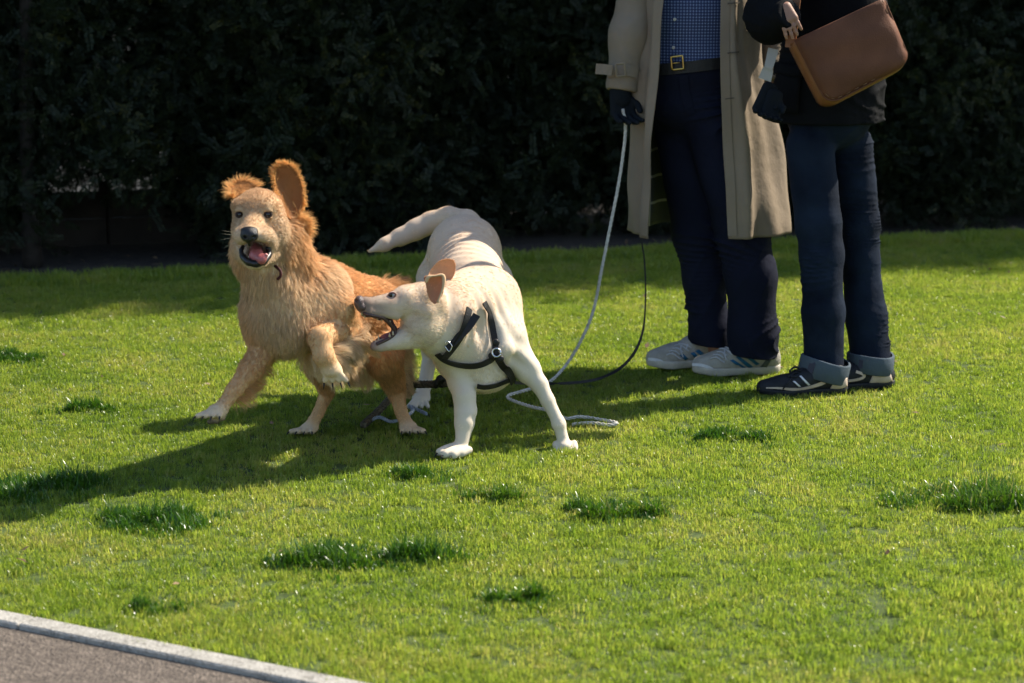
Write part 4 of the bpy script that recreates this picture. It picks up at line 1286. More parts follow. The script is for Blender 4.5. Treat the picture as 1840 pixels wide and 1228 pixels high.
# collar, harness and buckles, lying on the coat
def band(root, name, px, width, mat, bvh, off=.010, back=False, thick=.004):
    pts, nn_ = on_surface(bvh, px, off, 8, back)
    return strap(name, pts, nn_, width, mat, root, thick)
band(lab_root, 'collar', [(838, 556), (832, 585), (822, 606), (806, 628), (796, 640)], .022, M_leather, lab_bvh, .011)
cend = smooth_path([P(802, 626, 5.80), P(818, 612, 5.80), P(840, 590, 5.80), P(857, 566, 5.815)], 6)
strap('collar_tongue', cend, np.tile(nrm([-.3, -1, .35]), (len(cend), 1)), .022, M_leather, lab_root, .0045)
hs = band(lab_root, 'harness_chest_strap', [(786, 632), (800, 644), (826, 653), (854, 655), (875, 648), (890, 636)], .017, M_leather, lab_bvh, .010)
band(lab_root, 'harness_shoulder_strap', [(866, 545), (876, 566), (885, 590), (890, 612), (892, 634)], .018, M_leather, lab_bvh, .010)
band(lab_root, 'harness_side_strap', [(892, 634), (902, 650), (911, 668), (917, 684)], .022, M_leather, lab_bvh, .011)
band(lab_root, 'harness_belly_strap', [(858, 692), (872, 694), (890, 690), (905, 684), (917, 680)], .014, M_leather, lab_bvh, .008)
def ring(name, c, R, r, nrml, root, mat):
    a = nrm(np.cross(nrml, [.3, .2, 1])); bb = nrm(np.cross(nrml, a))
    t = np.linspace(0, 2 * PI, 21)
    path = c + R * (np.cos(t)[:, None] * a + np.sin(t)[:, None] * bb)
    return tube(name, path, r, mat, root, 6)
p, n_ = hit(lab_bvh, 892, 634)
if p is not None: ring('harness_ring', p - np.array(nrm(ray(892, 634))) * .016, .012, .003, nrm(ray(892, 634)), lab_root, M_steel)
for (x, y) in ((884, 640), (899, 645), (891, 616)):
    p, n_ = hit(lab_bvh, x, y)
    if p is not None:
        q = p - np.array(nrm(ray(x, y))) * .015
        ball('harness_stud', q, (.011, .006, .011), M_leather, lab_root)
bk = smooth_path([P(799, 622, 5.785), P(803, 613, 5.785), P(812, 622, 5.785), P(807, 632, 5.785), P(799, 622, 5.785)], 4)
tube('collar_buckle', bk, .0018, M_steel, lab_root, 6)
# ================================================================== PEOPLE
def PZ(x, Y, z):
    zc = Y * math.cos(PITCH) + (CAM_H - z) * math.sin(PITCH)
    return np.array([(x - IW / 2) / FPX * zc, Y, z])
def ZP(x, y, Y): return P(x, y, Y)[2]

def mat_cloth(name, col, weave=900, var=.12, bump=.25, rough=.85, sheen=.0, nscale=6, fade=None):
    m, nt, nd, lk, b = new_mat(name)
    tc = nd.new('ShaderNodeTexCoord')
    n1 = nd.new('ShaderNodeTexNoise'); n1.inputs['Scale'].default_value = nscale; n1.inputs['Detail'].default_value = 8
    lk.new(tc.outputs['Object'], n1.inputs['Vector'])
    r = ramp(nd, [(.3, tuple(c * (1 - var) for c in col)), (.72, fade or tuple(c * (1 + var) for c in col))])
    lk.new(n1.outputs['Fac'], r.inputs[0]); lk.new(r.outputs[0], b.inputs['Base Color'])
    n2 = nd.new('ShaderNodeTexNoise'); n2.inputs['Scale'].default_value = weave; n2.inputs['Detail'].default_value = 2
    n3 = nd.new('ShaderNodeTexNoise'); n3.inputs['Scale'].default_value = 17; n3.inputs['Detail'].default_value = 4
    lk.new(tc.outputs['Object'], n2.inputs['Vector']); lk.new(tc.outputs['Object'], n3.inputs['Vector'])
    b1 = nd.new('ShaderNodeBump'); b1.inputs['Strength'].default_value = bump; b1.inputs['Distance'].default_value = .0012
    b2 = nd.new('ShaderNodeBump'); b2.inputs['Strength'].default_value = .6; b2.inputs['Distance'].default_value = .010
    lk.new(n3.outputs['Fac'], b2.inputs['Height']); lk.new(b2.outputs[0], b1.inputs['Normal']); lk.new(n2.outputs['Fac'], b1.inputs['Height']); lk.new(b1.outputs[0], b.inputs['Normal'])
    b.inputs['Roughness'].default_value = rough; b.inputs['Specular IOR Level'].default_value = .12; b.inputs['Sheen Weight'].default_value = sheen
    return m
def mat_gingham():
    m, nt, nd, lk, b = new_mat('blue check shirt cotton')
    tc = nd.new('ShaderNodeTexCoord'); sp = nd.new('ShaderNodeSeparateXYZ'); lk.new(tc.outputs['Object'], sp.inputs[0])
    outs = []
    for ax, ph in (('X', 0), ('Z', 0)):
        mu = nd.new('ShaderNodeMath'); mu.operation = 'MULTIPLY'; mu.inputs[1].default_value = 2 * PI / .0100; lk.new(sp.outputs[ax], mu.inputs[0])
        si = nd.new('ShaderNodeMath'); si.operation = 'SINE'; lk.new(mu.outputs[0], si.inputs[0])
        gt = nd.new('ShaderNodeMath'); gt.operation = 'GREATER_THAN'; gt.inputs[1].default_value = .35; lk.new(si.outputs[0], gt.inputs[0]); outs.append(gt)
    ad = nd.new('ShaderNodeMath'); ad.operation = 'ADD'; lk.new(outs[0].outputs[0], ad.inputs[0]); lk.new(outs[1].outputs[0], ad.inputs[1])
    h = nd.new('ShaderNodeMath'); h.operation = 'MULTIPLY'; h.inputs[1].default_value = .5; lk.new(ad.outputs[0], h.inputs[0])
    r = ramp(nd, [(0, (.018, .030, .085)), (.5, (.045, .070, .17)), (1, (.22, .27, .40))]); lk.new(h.outputs[0], r.inputs[0]); lk.new(r.outputs[0], b.inputs['Base Color'])
    b.inputs['Roughness'].default_value = .85
    return m
def mat_plaid():
    m, nt, nd, lk, b = new_mat('plaid coat lining')
    tc = nd.new('ShaderNodeTexCoord'); sp = nd.new('ShaderNodeSeparateXYZ'); lk.new(tc.outputs['Object'], sp.inputs[0])
    outs = []
    for ax in ('X', 'Z'):
        mu = nd.new('ShaderNodeMath'); mu.operation = 'MULTIPLY'; mu.inputs[1].default_value = 2 * PI / .09; lk.new(sp.outputs[ax], mu.inputs[0])
        si = nd.new('ShaderNodeMath'); si.operation = 'SINE'; lk.new(mu.outputs[0], si.inputs[0])
        gt = nd.new('ShaderNodeMath'); gt.operation = 'GREATER_THAN'; gt.inputs[1].default_value = .95; lk.new(si.outputs[0], gt.inputs[0]); outs.append(gt)
    mx = nd.new('ShaderNodeMath'); mx.operation = 'MAXIMUM'; lk.new(outs[0].outputs[0], mx.inputs[0]); lk.new(outs[1].outputs[0], mx.inputs[1])
    r = ramp(nd, [(0, (.025, .030, .035)), (1, (.30, .29, .26))]); lk.new(mx.outputs[0], r.inputs[0]); lk.new(r.outputs[0], b.inputs['Base Color']); b.inputs['Roughness'].default_value = .8
    return m
M_skin = mat_basic('skin', (.30, .16, .105), .5, .12, 30, .2, 300, .4)
M_coat = mat_cloth('khaki trench coat cotton', (.225, .18, .132), 1400, .08, .15, .8)
M_lining = mat_plaid()
M_shirt = mat_gingham()
M_trous = mat_cloth('navy corduroy', (.009, .011, .024), 700, .2, .4, .9, .0)
M_jean = mat_cloth('dark denim', (.004, .0075, .017), 900, .25, .5, .9, .0, 7, (.012, .021, .040))
M_cuff = mat_cloth('denim turn-up', (.075, .098, .118), 900, .12, .5, .85)
M_jacket = mat_cloth('black waxed cotton', (.0035, .004, .005), 900, .3, .2, .85)
M_glove = mat_cloth('dark knit glove', (.010, .013, .017), 300, .3, .8, .9)
M_belt = M_leather
M_brass = mat_basic('brass', (.62, .42, .13), .28, .15, 30, metal=1.0)
M_button = mat_basic('pale button', (.55, .53, .48), .3, .1, 30)
M_bag = mat_basic('brown leather', (.125, .050, .025), .6, .2, 9, .35, 260, .18)
M_bag2 = mat_basic('tan leather gusset', (.20, .075, .022), .5, .2, 12, .3, 260, .45)
M_paper = mat_basic('white paper', (.36, .35, .33), .8, .06, 20)
M_hair1 = mat_basic('grey hair', (.25, .24, .22), .6, .3, 60, .8, 120)
M_hair2 = mat_basic('brown hair', (.06, .035, .02), .5, .3, 60, .8, 120)
M_sh_up = mat_basic('grey white trainer mesh', (.36, .335, .29), .7, .15, 40, .5, 350)
M_sh_sole = mat_basic('off-white rubber', (.48, .44, .37), .6, .15, 30, .3, 150)
M_sh_blue = mat_basic('blue stripe', (.010, .105, .22), .5, .1, 40)
M_sh_dark = mat_basic('dark grey overlay', (.07, .085, .09), .5, .15, 40)
M_lace = mat_basic('pale lace', (.52, .52, .54), .8, .1, 40, .6, 300)
M_sh_blk = mat_basic('black trainer suede', (.012, .014, .018), .6, .3, 40, .4, 300)
M_sh_cream = mat_basic('cream trainer leather', (.50, .40, .32), .5, .12, 30, .2, 200)
M_sh_white = mat_basic('white trainer trim', (.66, .66, .68), .5, .08, 30)

def figure(name, root, pts_head, B):
    V, Q = B.mesh(.008); V = relax(V, Q, 1)
    return mesh_np(name, V, Q, M_skin, root)

def head_on(B, c, f, s=1.0):
    """head with brow, nose, jaw and ears; c centre, f facing"""
    f = nrm(f); l = nrm(np.cross([0, 0, 1], f)); u = np.array([0, 0, 1.0]); A = np.array([f, l, u])
    w = lambda a, b_, c_: np.asarray(c) + f * a * s + l * b_ * s + u * c_ * s
    B.ell(w(-.005, 0, .03), (.098 * s, .078 * s, .095 * s), A, .02)
    B.ell(w(.03, 0, -.03), (.066 * s, .060 * s, .085 * s), A, .025)
    B.cone(w(.082, 0, .005), w(.108, 0, -.028), .010, .013, .012)
    B.ell(w(.085, 0, -.062), (.016, .026, .009), A, .008)
    B.ell(w(.072, 0, -.095), (.028, .028, .022), A, .015)
    for sg in (-1, 1):
        B.ell(w(-.008, .078 * sg, -.012), (.022, .009, .034), A, .008)
        B.ell(w(.092, .032 * sg, .008), (.012, .015, .010), A, .006, sub=True)
    return w
def face_bits(root, w, hairmat, hairlen, s=1.0):
    for sg in (-1, 1):
        e = ball('eye', w(.077, .032 * sg, .008), .012, M_eyewhite, root); ball('iris', w(.0865, .032 * sg, .008), (.004, .005, .005), M_eye, e)
        tube('eyebrow', np.array([w(.094, .018 * sg, .030), w(.093, .034 * sg, .034), w(.082, .050 * sg, .029)]), .004, hairmat, root, 6)
    tube('lips', np.array([w(.090, -.024, -.063), w(.102, 0, -.061), w(.090, .024, -.063)]), .004, M_tongue, root, 6)
    hb = Body()
    hb.ell(w(-.022, 0, .052), (.103, .088, .092), None, .02); hb.ell(w(-.055, 0, .0), (.065, .082, .075), None, .02)
    if hairlen: hb.cone(w(-.07, 0, -.02), w(-.085, 0, -.16), .07, .05, .03)
    hV, hQ = hb.mesh(.008, warp=lambda X: .004 * np.sin(X[..., 0] * 160 + 3 * np.sin(X[..., 2] * 40)) * np.sin(X[..., 1] * 140))
    mesh_np('hair', hV, hQ, hairmat, root)

def folds(amp, seed, sx=9, sz=26, crease=0.0, lv=()):
    """cloth: soft drape plus pinched creases gathered round the heights in lv"""
    def f(X):
        r = amp * .7 * vnoise(X * np.array([sx, sx, sz]) / 10.0, 10, seed) + amp * .5 * vnoise(X * np.array([1.6, 1.6, .5]), 30, seed + 1)
        if crease:
            n_ = vnoise(X, 9, seed + 2); w_ = 0
            for (z0, sp) in lv: w_ = w_ + np.exp(-((X[..., 2] - z0) / sp) ** 2)
            ph = X[..., 2] * 80 + X[..., 0] * 55 * np.sin(X[..., 2] * 9 + seed) + n_ * 9
            r = r - crease * np.clip(w_, 0, 1) * (1 - np.abs(np.sin(ph * .5))) ** 2 * np.clip(.4 + .9 * vnoise(X, 13, seed + 3), 0, 1)
            r = r - crease * .5 * (1 - np.abs(np.sin(X[..., 0] * 30 - X[..., 2] * 16 + n_ * 2.5))) ** 3 * np.clip(vnoise(X, 8, seed + 4), 0, 1)
        return r
    return f

def shoe(root, toe, heel, upper, sole, h=1.0, wid=1.0, name='shoe', mat_sole_lip=None):
    """a trainer from heel to toe standing on the ground; returns its ray-castable shell"""
    toe, heel = np.asarray(toe, float), np.asarray(heel, float)
    L = np.linalg.norm((toe - heel)[:2]); d = nrm(np.append((toe - heel)[:2], 0)); l = np.array([-d[1], d[0], 0])
    k = L / .305
    B = Body()
    c = lambda a, b_, r1, r2, kk=.02: B.cone(np.array(a) * k, np.array(b_) * k, r1 * k, r2 * k, kk)
    c((.040, 0, .050), (.045, 0, .085), .036, .034)
    c((.045, 0, .045), (.150, 0, .042), .036, .037)
    c((.085, 0, .085), (.140, 0, .070), .036, .034)
    c((.140, .004, .060), (.215, .006, .040), .036, .034)
    c((.200, .008, .036), (.268, .004, .030), .038, .027)
    c((.205, -.010, .036), (.262, -.006, .030), .036, .027)
    B.ell(np.array((.065, 0, .125)) * k, np.array((.030, .022, .030)) * k, None, .008, sub=True)
    V, Q = B.mesh(.004, cut=lambda X: .018 * k - X[..., 2]); V = relax(V, Q, 2)
    S = Body()
    for (a, b_, r1, r2) in (((.040, 0, .02), (.15, 0, .02), .038, .036), ((.15, 0, .02), (.215, .006, .02), .038, .044), ((.215, .006, .02), (.262, .002, .024), .044, .034)):
        S.cone(np.array(a) * k, np.array(b_) * k, r1 * k, r2 * k, .02)
    toes = lambda X: np.clip((X[..., 0] - .22 * k) / (.085 * k), 0, 1) ** 2 * .012
    V2, Q2 = S.mesh(.004, cut=lambda X: np.maximum(X[..., 2] - (.026 + .006 * np.clip(1 - X[..., 0] / (.1 * k), 0, 1)) * k - toes(X), toes(X) - X[..., 2]))
    V2 = relax(V2, Q2, 1)
    M = np.array([d, l * wid, [0, 0, h]])
    base = np.array([heel[0], heel[1], .006])
    W = V @ M + base; W2 = V2 @ M + base
    o = mesh_np(name, W, Q, upper, root)
    mesh_np('sole', W2, Q2, sole, o)
    return o, bvh_of(W, Q)
def zpx(zx, zy, ox, oy, s): return (ox + zx / s, oy + zy / s)

# ------------------------------------------------------------------ man in the trench coat
man = empty('person', GR(1315, 668), 'person in an open khaki trench coat, check shirt and navy trousers holding a rope', 'person', )
tz = .078
t = Body()
wc = PZ(1246, 7.07, ZP(1246, 118, 7.07))
t.ell(wc + [0, 0, -.02], (.178, .135, .10), None, .03)
t.ell(wc + [0.01, 0.02, -.12], (.185, .145, .12), None, .04)
t.chain([(1224, 215, 7.13, 48), (1254, 420, 7.12, 44), (1266, 500, 7.11, 37), (1277, 600, 7.10, 37), (1279, 650, 7.10, 40)], .03)
t.chain([(1282, 215, 7.02, 50), (1334, 420, 6.99, 46), (1350, 500, 6.98, 44), (1352, 600, 6.97, 45), (1351, 660, 6.97, 47)], .03)
waist_z = wc[2] + .012
V, Q = t.mesh(.005, warp=folds(.005, 41, 9, 26, .015, ((.16, .09), (.48, .12), (.88, .10))), cut=lambda X: np.maximum(tz - X[..., 2] - .010 * (X[..., 0] - .75) / .1, X[..., 2] - waist_z - .02))
V = relax(V, Q, 1)
trousers = mesh_np('trousers', V, Q, M_trous, man); tb_ = bvh_of(V, Q)
# fly seam
pts, nn_ = on_surface(tb_, [(1228, 135), (1232, 170), (1242, 205)], .003, 6)
if len(pts) > 3: strap('fly', pts, nn_, .03, M_trous, trousers, .004)
sh = Body()
sh.ell(wc + [.0, .0, .02], (.172, .130, .10), None, .04)
sh.ell(wc + [.0, .005, .18], (.185, .140, .20), None, .05)
sh.ell(wc + [.005, .03, .38], (.205, .125, .20), None, .06)
sh.cone(wc + [.0, .03, .50], wc + [.0, .02, .58], .075, .062, .03)
V, Q = sh.mesh(.007, warp=folds(.003, 51, 14, 8), cut=lambda X: np.maximum(wc[2] - .03 - X[..., 2], X[..., 2] - wc[2] - .585))
shirt = mesh_np('shirt', V, Q, M_shirt, man); sb_ = bvh_of(V, Q)
pts, nn_ = on_surface(sb_, [(1214, -60), (1212, 0), (1211, 50), (1210, 98)], .002, 6)
strap('placket', pts, nn_, .032, M_shirt, shirt, .002)
for (x, y) in ((1213, 35), (1211, 86), (1214, -14)):
    p, n_ = hit(sb_, x, y)
    if p is not None: ball('button', p + n_ * .004 * (1 if np.dot(n_, ray(x, y)) < 0 else -1), (.0055, .003, .0055), M_button, shirt)
# belt round the waist
th = np.linspace(0, 2 * PI, 49)
bp_ = np.array([wc + [.186 * math.cos(a), .141 * math.sin(a), .006 + .022 * math.cos(a)] for a in th])
bn_ = np.array([[math.cos(a) * .8, math.sin(a), 0] for a in th])
belt = strap('belt', bp_, bn_, .037, M_belt, man, .005)
bc = PZ(1217, wc[1] - .146, ZP(1217, 113, wc[1] - .14)); bw, bh = .019, .021
bxv = nrm([1, -.12, .12]); bzv = np.array([-.1, 0, 1.0])
bkp = np.array([bc + bxv * a * bw + bzv * c_ * bh for a, c_ in ((-1, -1), (1, -1), (1, 1), (-1, 1), (-1, -1))])
bkp = np.vstack([np.linspace(bkp[i], bkp[i + 1], 6)[:-1] for i in range(4)] + [bkp[:1]])
tube('buckle', bkp, .0036, M_brass, belt, 6)
tube('buckle_prong', np.array([bc - bxv * bw, bc + bxv * bw * .4]), .002, M_brass, belt, 6)
# trench coat
rows = [(-185, [(1222, 6.95), (1196, 6.97), (1172, 7.04), (1185, 7.16), (1240, 7.24), (1310, 7.24), (1352, 7.12), (1338, 6.98), (1312, 6.93), (1292, 6.93)]),
        (-90, [(1204, 6.92), (1180, 6.95), (1158, 7.05), (1185, 7.22), (1245, 7.28), (1320, 7.27), (1362, 7.12), (1346, 6.96), (1322, 6.90), (1298, 6.90)]),
        (0, [(1190, 6.90), (1170, 6.93), (1150, 7.04), (1182, 7.24), (1250, 7.30), (1325, 7.29), (1366, 7.13), (1352, 6.95), (1326, 6.88), (1300, 6.88)]),
        (115, [(1181, 6.885), (1162, 6.92), (1143, 7.04), (1180, 7.26), (1255, 7.32), (1335, 7.31), (1376, 7.16), (1356, 6.95), (1330, 6.872), (1296, 6.87)]),
        (250, [(1170, 6.87), (1153, 6.92), (1136, 7.05), (1180, 7.27), (1265, 7.34), (1350, 7.33), (1400, 7.20), (1386, 7.02), (1350, 6.872), (1299, 6.86)]),
        (345, [(1166, 6.86), (1149, 6.92), (1134, 7.06), (1182, 7.27), (1275, 7.35), (1366, 7.35), (1411, 7.18), (1400, 7.00), (1355, 6.862), (1304, 6.855)]),
        (428, [(1164, 6.86), (1148, 6.92), (1135, 7.07), (1184, 7.28), (1285, 7.36), (1372, 7.36), (1414, 7.16), (1406, 6.98), (1358, 6.855), (1309, 6.855)])]
grid = []
for (y, ps) in rows:
    z = ZP(1320, y, 6.88)
    grid.append(smooth_path(np.array([PZ(x, Y, z) for (x, Y) in ps]), 9))
grid = np.array(grid)                                    # rows x around x 3
fine = np.array([smooth_path(grid[:, j], 14) for j in range(grid.shape[1])])    # around x down x 3
na, ndn = fine.shape[:2]
cx_ = fine.mean(0)
for j in range(ndn):
    f = j / (ndn - 1)
    for i in range(na):
        o_ = fine[i, j] - cx_[j]; o_[2] = 0; o_ = nrm(o_)
        edge = min(i, na - 1 - i) / 9.0
        w_ = min(1, edge) * (.25 + .75 * f)
        fine[i, j] += o_ * w_ * (.016 * math.sin(i * .42 + 1.2 * math.sin(f * 3)) + .009 * math.sin(i * .93 + f * 2)) + o_ * .004 * math.sin(f * 21 + i * .2)
    # an even, slightly waving hem
F = [(i * ndn + j, i * ndn + j + 1, (i + 1) * ndn + j + 1, (i + 1) * ndn + j) for i in range(na - 1) for j in range(ndn - 1)]
coat = mesh_py('trench_coat', fine.reshape(-1, 3), F, M_coat, man)
coat.data.materials.append(M_lining)
sd_ = coat.modifiers.new('thickness', 'SOLIDIFY'); sd_.thickness = .005; sd_.offset = 1; sd_.material_offset = 1
nrm_out = np.dot(np.array(coat.data.polygons[len(coat.data.polygons) // 2].normal), [0, 1, 0])
if nrm_out < 0:
    coat.data.flip_normals()
sd_.offset = -1
# hems and the front edges
hem = fine[:, -3]; hn = np.cross(np.gradient(hem, axis=0), [0, 0, 1]); hn /= np.linalg.norm(hn, axis=1)[:, None]
def edge_band(i, name, inward):
    e = fine[i, 4:-1] * .5 + fine[i + inward * 3, 4:-1] * .5
    t_ = np.cross(np.gradient(e, axis=0), fine[i, 4:-1] - fine[i + inward * 3, 4:-1]); t_ /= np.linalg.norm(t_, axis=1)[:, None]
    if t_[0][1] > 0: t_ = -t_
    strap(name, e + t_ * .0035, t_, .030, M_coat, coat, .003)
edge_band(0, 'front_facing', 1); edge_band(na - 1, 'front_facing', -1)
cb = BVHTree.FromPolygons([tuple(v) for v in fine.reshape(-1, 3).tolist()], F)
for (x, y, a) in ((1305, 178, .12), (1311, 7, -.1), (1310, 96, .1)):                     # buttonholes
    pts, nn_ = on_surface(cb, [(x - 2, y), (x + 7, y - 1 - a), (x + 15, y - 2)], .006, 4)
    if len(pts) > 3: strap('buttonhole', pts, nn_, .004, mat_basic('buttonhole thread', (.09, .075, .06), .9, .1, 40) if 'buttonhole thread' not in bpy.data.materials else bpy.data.materials['buttonhole thread'], coat, .002)
for (x, y) in ((1147, 72),):
    p, n_ = hit(cb, x, y)
    if p is not None: ball('button', p + np.array([0, -.006, 0]), (.010, .004, .011), M_button, coat)
# sleeves
def sleeve(name, pts, mat, root, seed, endcut=None, k=.03, amp=.006, fuzz=(14, 30)):
    B = Body(); B.chain(pts, k)
    a, e = P(*pts[-2][:3]), P(*pts[-1][:3]); ax = nrm(e - a)
    V, Q = B.mesh(.006, warp=folds(amp, seed, *fuzz, .012, ((1.0, .12), (1.3, .12))), cut=lambda X: (X - e) @ ax)
    V = relax(V, Q, 1)
    return mesh_np(name, V, Q, mat, root), bvh_of(V, Q)
sl1, slb = sleeve('sleeve', [(1196, -165, 7.06, 44), (1150, -60, 7.04, 38), (1134, 60, 7.00, 33), (1117, 164, 6.97, 29)], M_coat, man, 61)
sl2, slb2 = sleeve('sleeve', [(1338, -165, 7.10, 44), (1368, -60, 7.13, 36), (1384, 60, 7.12, 31), (1384, 150, 7.05, 28)], M_coat, man, 62)
pts, nn_ = on_surface(slb, [(1094, 130), (1104, 128), (1118, 126), (1132, 128), (1143, 132)], .006, 6)
if len(pts) > 3: strap('cuff_strap', pts, nn_, .036, M_coat, sl1, .004)
ct = smooth_path([P(1100, 127, 6.895), P(1086, 125, 6.90), P(1071, 124, 6.925)], 5)
strap('cuff_strap_end', ct, np.tile(nrm([-.2, -1, .1]), (len(ct), 1)), .034, M_coat, sl1, .004)
bq = [(1106, 116), (1122, 114), (1124, 136), (1108, 138), (1106, 116)]
bq = np.array([P(x, y, 6.888) for x, y in bq]); bq = np.vstack([np.linspace(bq[i], bq[i + 1], 5)[:-1] for i in range(4)] + [bq[:1]])
tube('cuff_buckle', bq, .004, mat_basic('tan leather buckle', (.22, .17, .11), .5, .2, 30), sl1, 6)
# collar and lapels of the coat
cl = [P(1236, -205, 7.0), P(1250, -235, 7.12), P(1275, -238, 7.16), P(1300, -225, 7.10), P(1300, -200, 6.98)]
clp = smooth_path(cl, 8); strap('collar', clp, (clp - clp.mean(0)), .07, M_coat, coat, .008)
# gloved hand round the rope
def hand(name, wrist, knuck, palm_n, size, mat, root, curl, spread=.8, thumb=1):
    """palm, four unequal bent fingers and a thumb from the side of the palm"""
    w, k_ = np.asarray(wrist, float), np.asarray(knuck, float)
    d = nrm(k_ - w); n_ = nrm(np.asarray(palm_n) - d * np.dot(palm_n, d)); s = np.cross(d, n_)
    L = np.linalg.norm(k_ - w)
    B = Body()
    for q in (-1, -.33, .33, 1):
        B.cone(w + s * q * .018 * size, k_ + s * q * .030 * size, .017 * size, .0135 * size, .012)
    for i, (q, ln) in enumerate(((-1, .072), (-.33, .082), (.33, .076), (1, .060))):
        a = k_ + s * q * .030 * size; dirn = d.copy(); r = .0095 * size; c_ = curl
        for j, fr in enumerate((.45, .32, .23)):
            dirn = nrm(dirn * math.cos(c_) + n_ * math.sin(c_)); n2 = nrm(n_ - dirn * np.dot(n_, dirn))
            b_ = a + dirn * ln * fr * size + s * q * .002 * spread
            B.cone(a, b_, r, r * .9, .005); a = b_; r *= .9
    tb = w + (k_ - w) * .35 + s * thumb * -1 * .026 * size
    t1 = tb + (d * .6 - s * thumb * .55 + n_ * .5) * .035 * size; t2 = t1 + (d * .75 + n_ * .65 + s * thumb * .15) * .032 * size
    B.cone(tb, t1, .0135 * size, .0115 * size, .008); B.cone(t1, t2, .0115 * size, .009 * size, .005)
    V, Q = B.mesh(.0028); V = relax(V, Q, 1)
    return mesh_np(name, V, Q, mat, root)
h1 = hand('glove', P(1114, 168, 6.965), P(1120, 203, 6.955), (.35, -.9, 0), 1.05, M_glove, man, .75)
B = Body(); B.chain([(1115, 140, 6.97, 20), (1115, 178, 6.965, 19)], .01); V, Q = B.mesh(.004); mesh_np('glove_cuff', V, Q, M_glove, h1)
# shoes
s1, s1b = shoe(man, GR(1238, 676), GR(1403, 673), M_sh_up, M_sh_sole, 1.0, 1.0)
s2, s2b = shoe(man, GR(1156, 664), GR(1316, 658), M_sh_up, M_sh_sole, 1.0, 1.0)
zs = 1840 / 280.0
def zq(pts, ox, oy): return [(ox + x / zs, oy + y / zs) for x, y in pts]
for q in ([(1125, 315), (1165, 305), (1330, 405), (1290, 425)], [(1195, 275), (1235, 265), (1400, 385), (1350, 405)], [(1265, 240), (1310, 228), (1475, 355), (1435, 370)]):
    surf_patch('stripe', s1b, zq(q, 1140, 600), M_sh_blue, s1, .001, 8, 2)
surf_patch('heel_overlay', s1b, zq([(1590, 265), (1650, 250), (1560, 395), (1475, 400)], 1140, 600), M_sh_dark, s1, .001, 6, 3)
surf_patch('toe_cap', s1b, zq([(655, 400), (705, 395), (730, 480), (660, 470)], 1140, 600), M_sh_dark, s1, .001, 5, 4)
for q in ([(530, 255), (575, 240), (690, 340), (665, 370)], [(660, 225), (705, 215), (800, 320), (750, 335)], [(715, 205), (760, 185), (885, 285), (850, 310)]):
    surf_patch('stripe', s2b, zq(q, 1140, 600), M_sh_blue, s2, .001, 8, 2)
surf_patch('toe_cap', s2b, zq([(115, 340), (160, 325), (190, 410), (120, 410)], 1140, 600), M_sh_dark, s2, .001, 5, 4)
def laces(sb, sobj, px, mat):
    for q in px:
        pts, nn_ = on_surface(sb, q, .0035, 4)
        if len(pts) > 3: tube('lace', pts, .0026, mat, sobj, 6)
lz = [[(900, 300), (950, 280), (1010, 300)], [(930, 260), (990, 250), (1050, 290)], [(970, 225), (1030, 220), (1090, 265)], [(1000, 190), (1070, 185), (1140, 240)], [(1040, 170), (1110, 175), (1190, 215)], [(960, 270), (1040, 330), (1060, 340)], [(1080, 170), (1060, 240), (1090, 320)], [(1150, 175), (1130, 230), (1160, 250)]]
laces(s1b, s1, [zq(q, 1140, 600) for q in lz], M_lace)
laces(s2b, s2, [zq([(x - 520, y - 45) for x, y in q], 1140, 600) for q in lz], M_lace)
# white seams along the toe
for sb, so, q in ((s1b, s1, [(690, 365), (780, 370), (880, 395), (960, 440), (1000, 465)]), (s2b, s2, [(165, 300), (240, 305), (330, 330), (370, 375), (390, 410)])):
    pts, nn_ = on_surface(sb, zq(q, 1140, 600), .002, 5)
    if len(pts) > 3: strap('overlay_band', pts, nn_, .010, M_sh_white, so, .002)
# the body inside the clothes, with head
mb = Body()
mb.chain([(1235, 170, 7.1, 34), (1258, 430, 7.12, 22), (1284, 640, 7.10, 14)], .02)
mb.chain([(1280, 170, 7.05, 34), (1342, 430, 6.99, 22), (1368, 650, 6.985, 14)], .02)
mb.cone(wc, wc + [0, .03, .40], .10, .11, .05)
mb.cone(wc + [-.15, .03, .45], wc + [.15, .03, .45], .06, .06, .05)
mb.cone(wc + [0, .03, .45], wc + [-.01, .0, .66], .062, .055, .03)
mb.chain([(1196, -165, 7.06, 26), (1150, -60, 7.04, 22), (1134, 60, 7.00, 18), (1115, 172, 6.97, 13)], .03)
mb.chain([(1338, -165, 7.10, 26), (1368, -60, 7.13, 22), (1384, 60, 7.12, 18), (1384, 150, 7.05, 13)], .03)
w = head_on(mb, wc + [-.03, -.02, .74], (-.7, -.7, -.15), 1.05)
figure('body', man, None, mb)
face_bits(man, w, M_hair1, 0)

# ------------------------------------------------------------------ woman / person with the bag
wom = empty('person', GR(1495, 706), 'person in a dark jacket and turned-up jeans standing with arms folded', 'person')
j = Body()
hc = PZ(1490, 6.80, ZP(1490, 215, 6.80))
j.ell(hc + [0, 0, .03], (.145, .115, .13), None, .03)
j.chain([(1456, 262, 6.76, 44), (1470, 400, 6.735, 40), (1477, 460, 6.73, 38), (1480, 560, 6.71, 38), (1480, 655, 6.70, 38)], .02)
j.chain([(1526, 262, 6.86, 43), (1540, 400, 6.86, 37), (1545, 470, 6.85, 35), (1556, 570, 6.82, 36), (1564, 650, 6.79, 37)], .02)
jz = ZP(1480, 662, 6.70)
V, Q = j.mesh(.005, warp=folds(.005, 71, 9, 30, .015, ((.16, .08), (.46, .13), (.80, .10))), cut=lambda X: jz - X[..., 2]); V = relax(V, Q, 1)
jeans = mesh_np('jeans', V, Q, M_jean, wom)
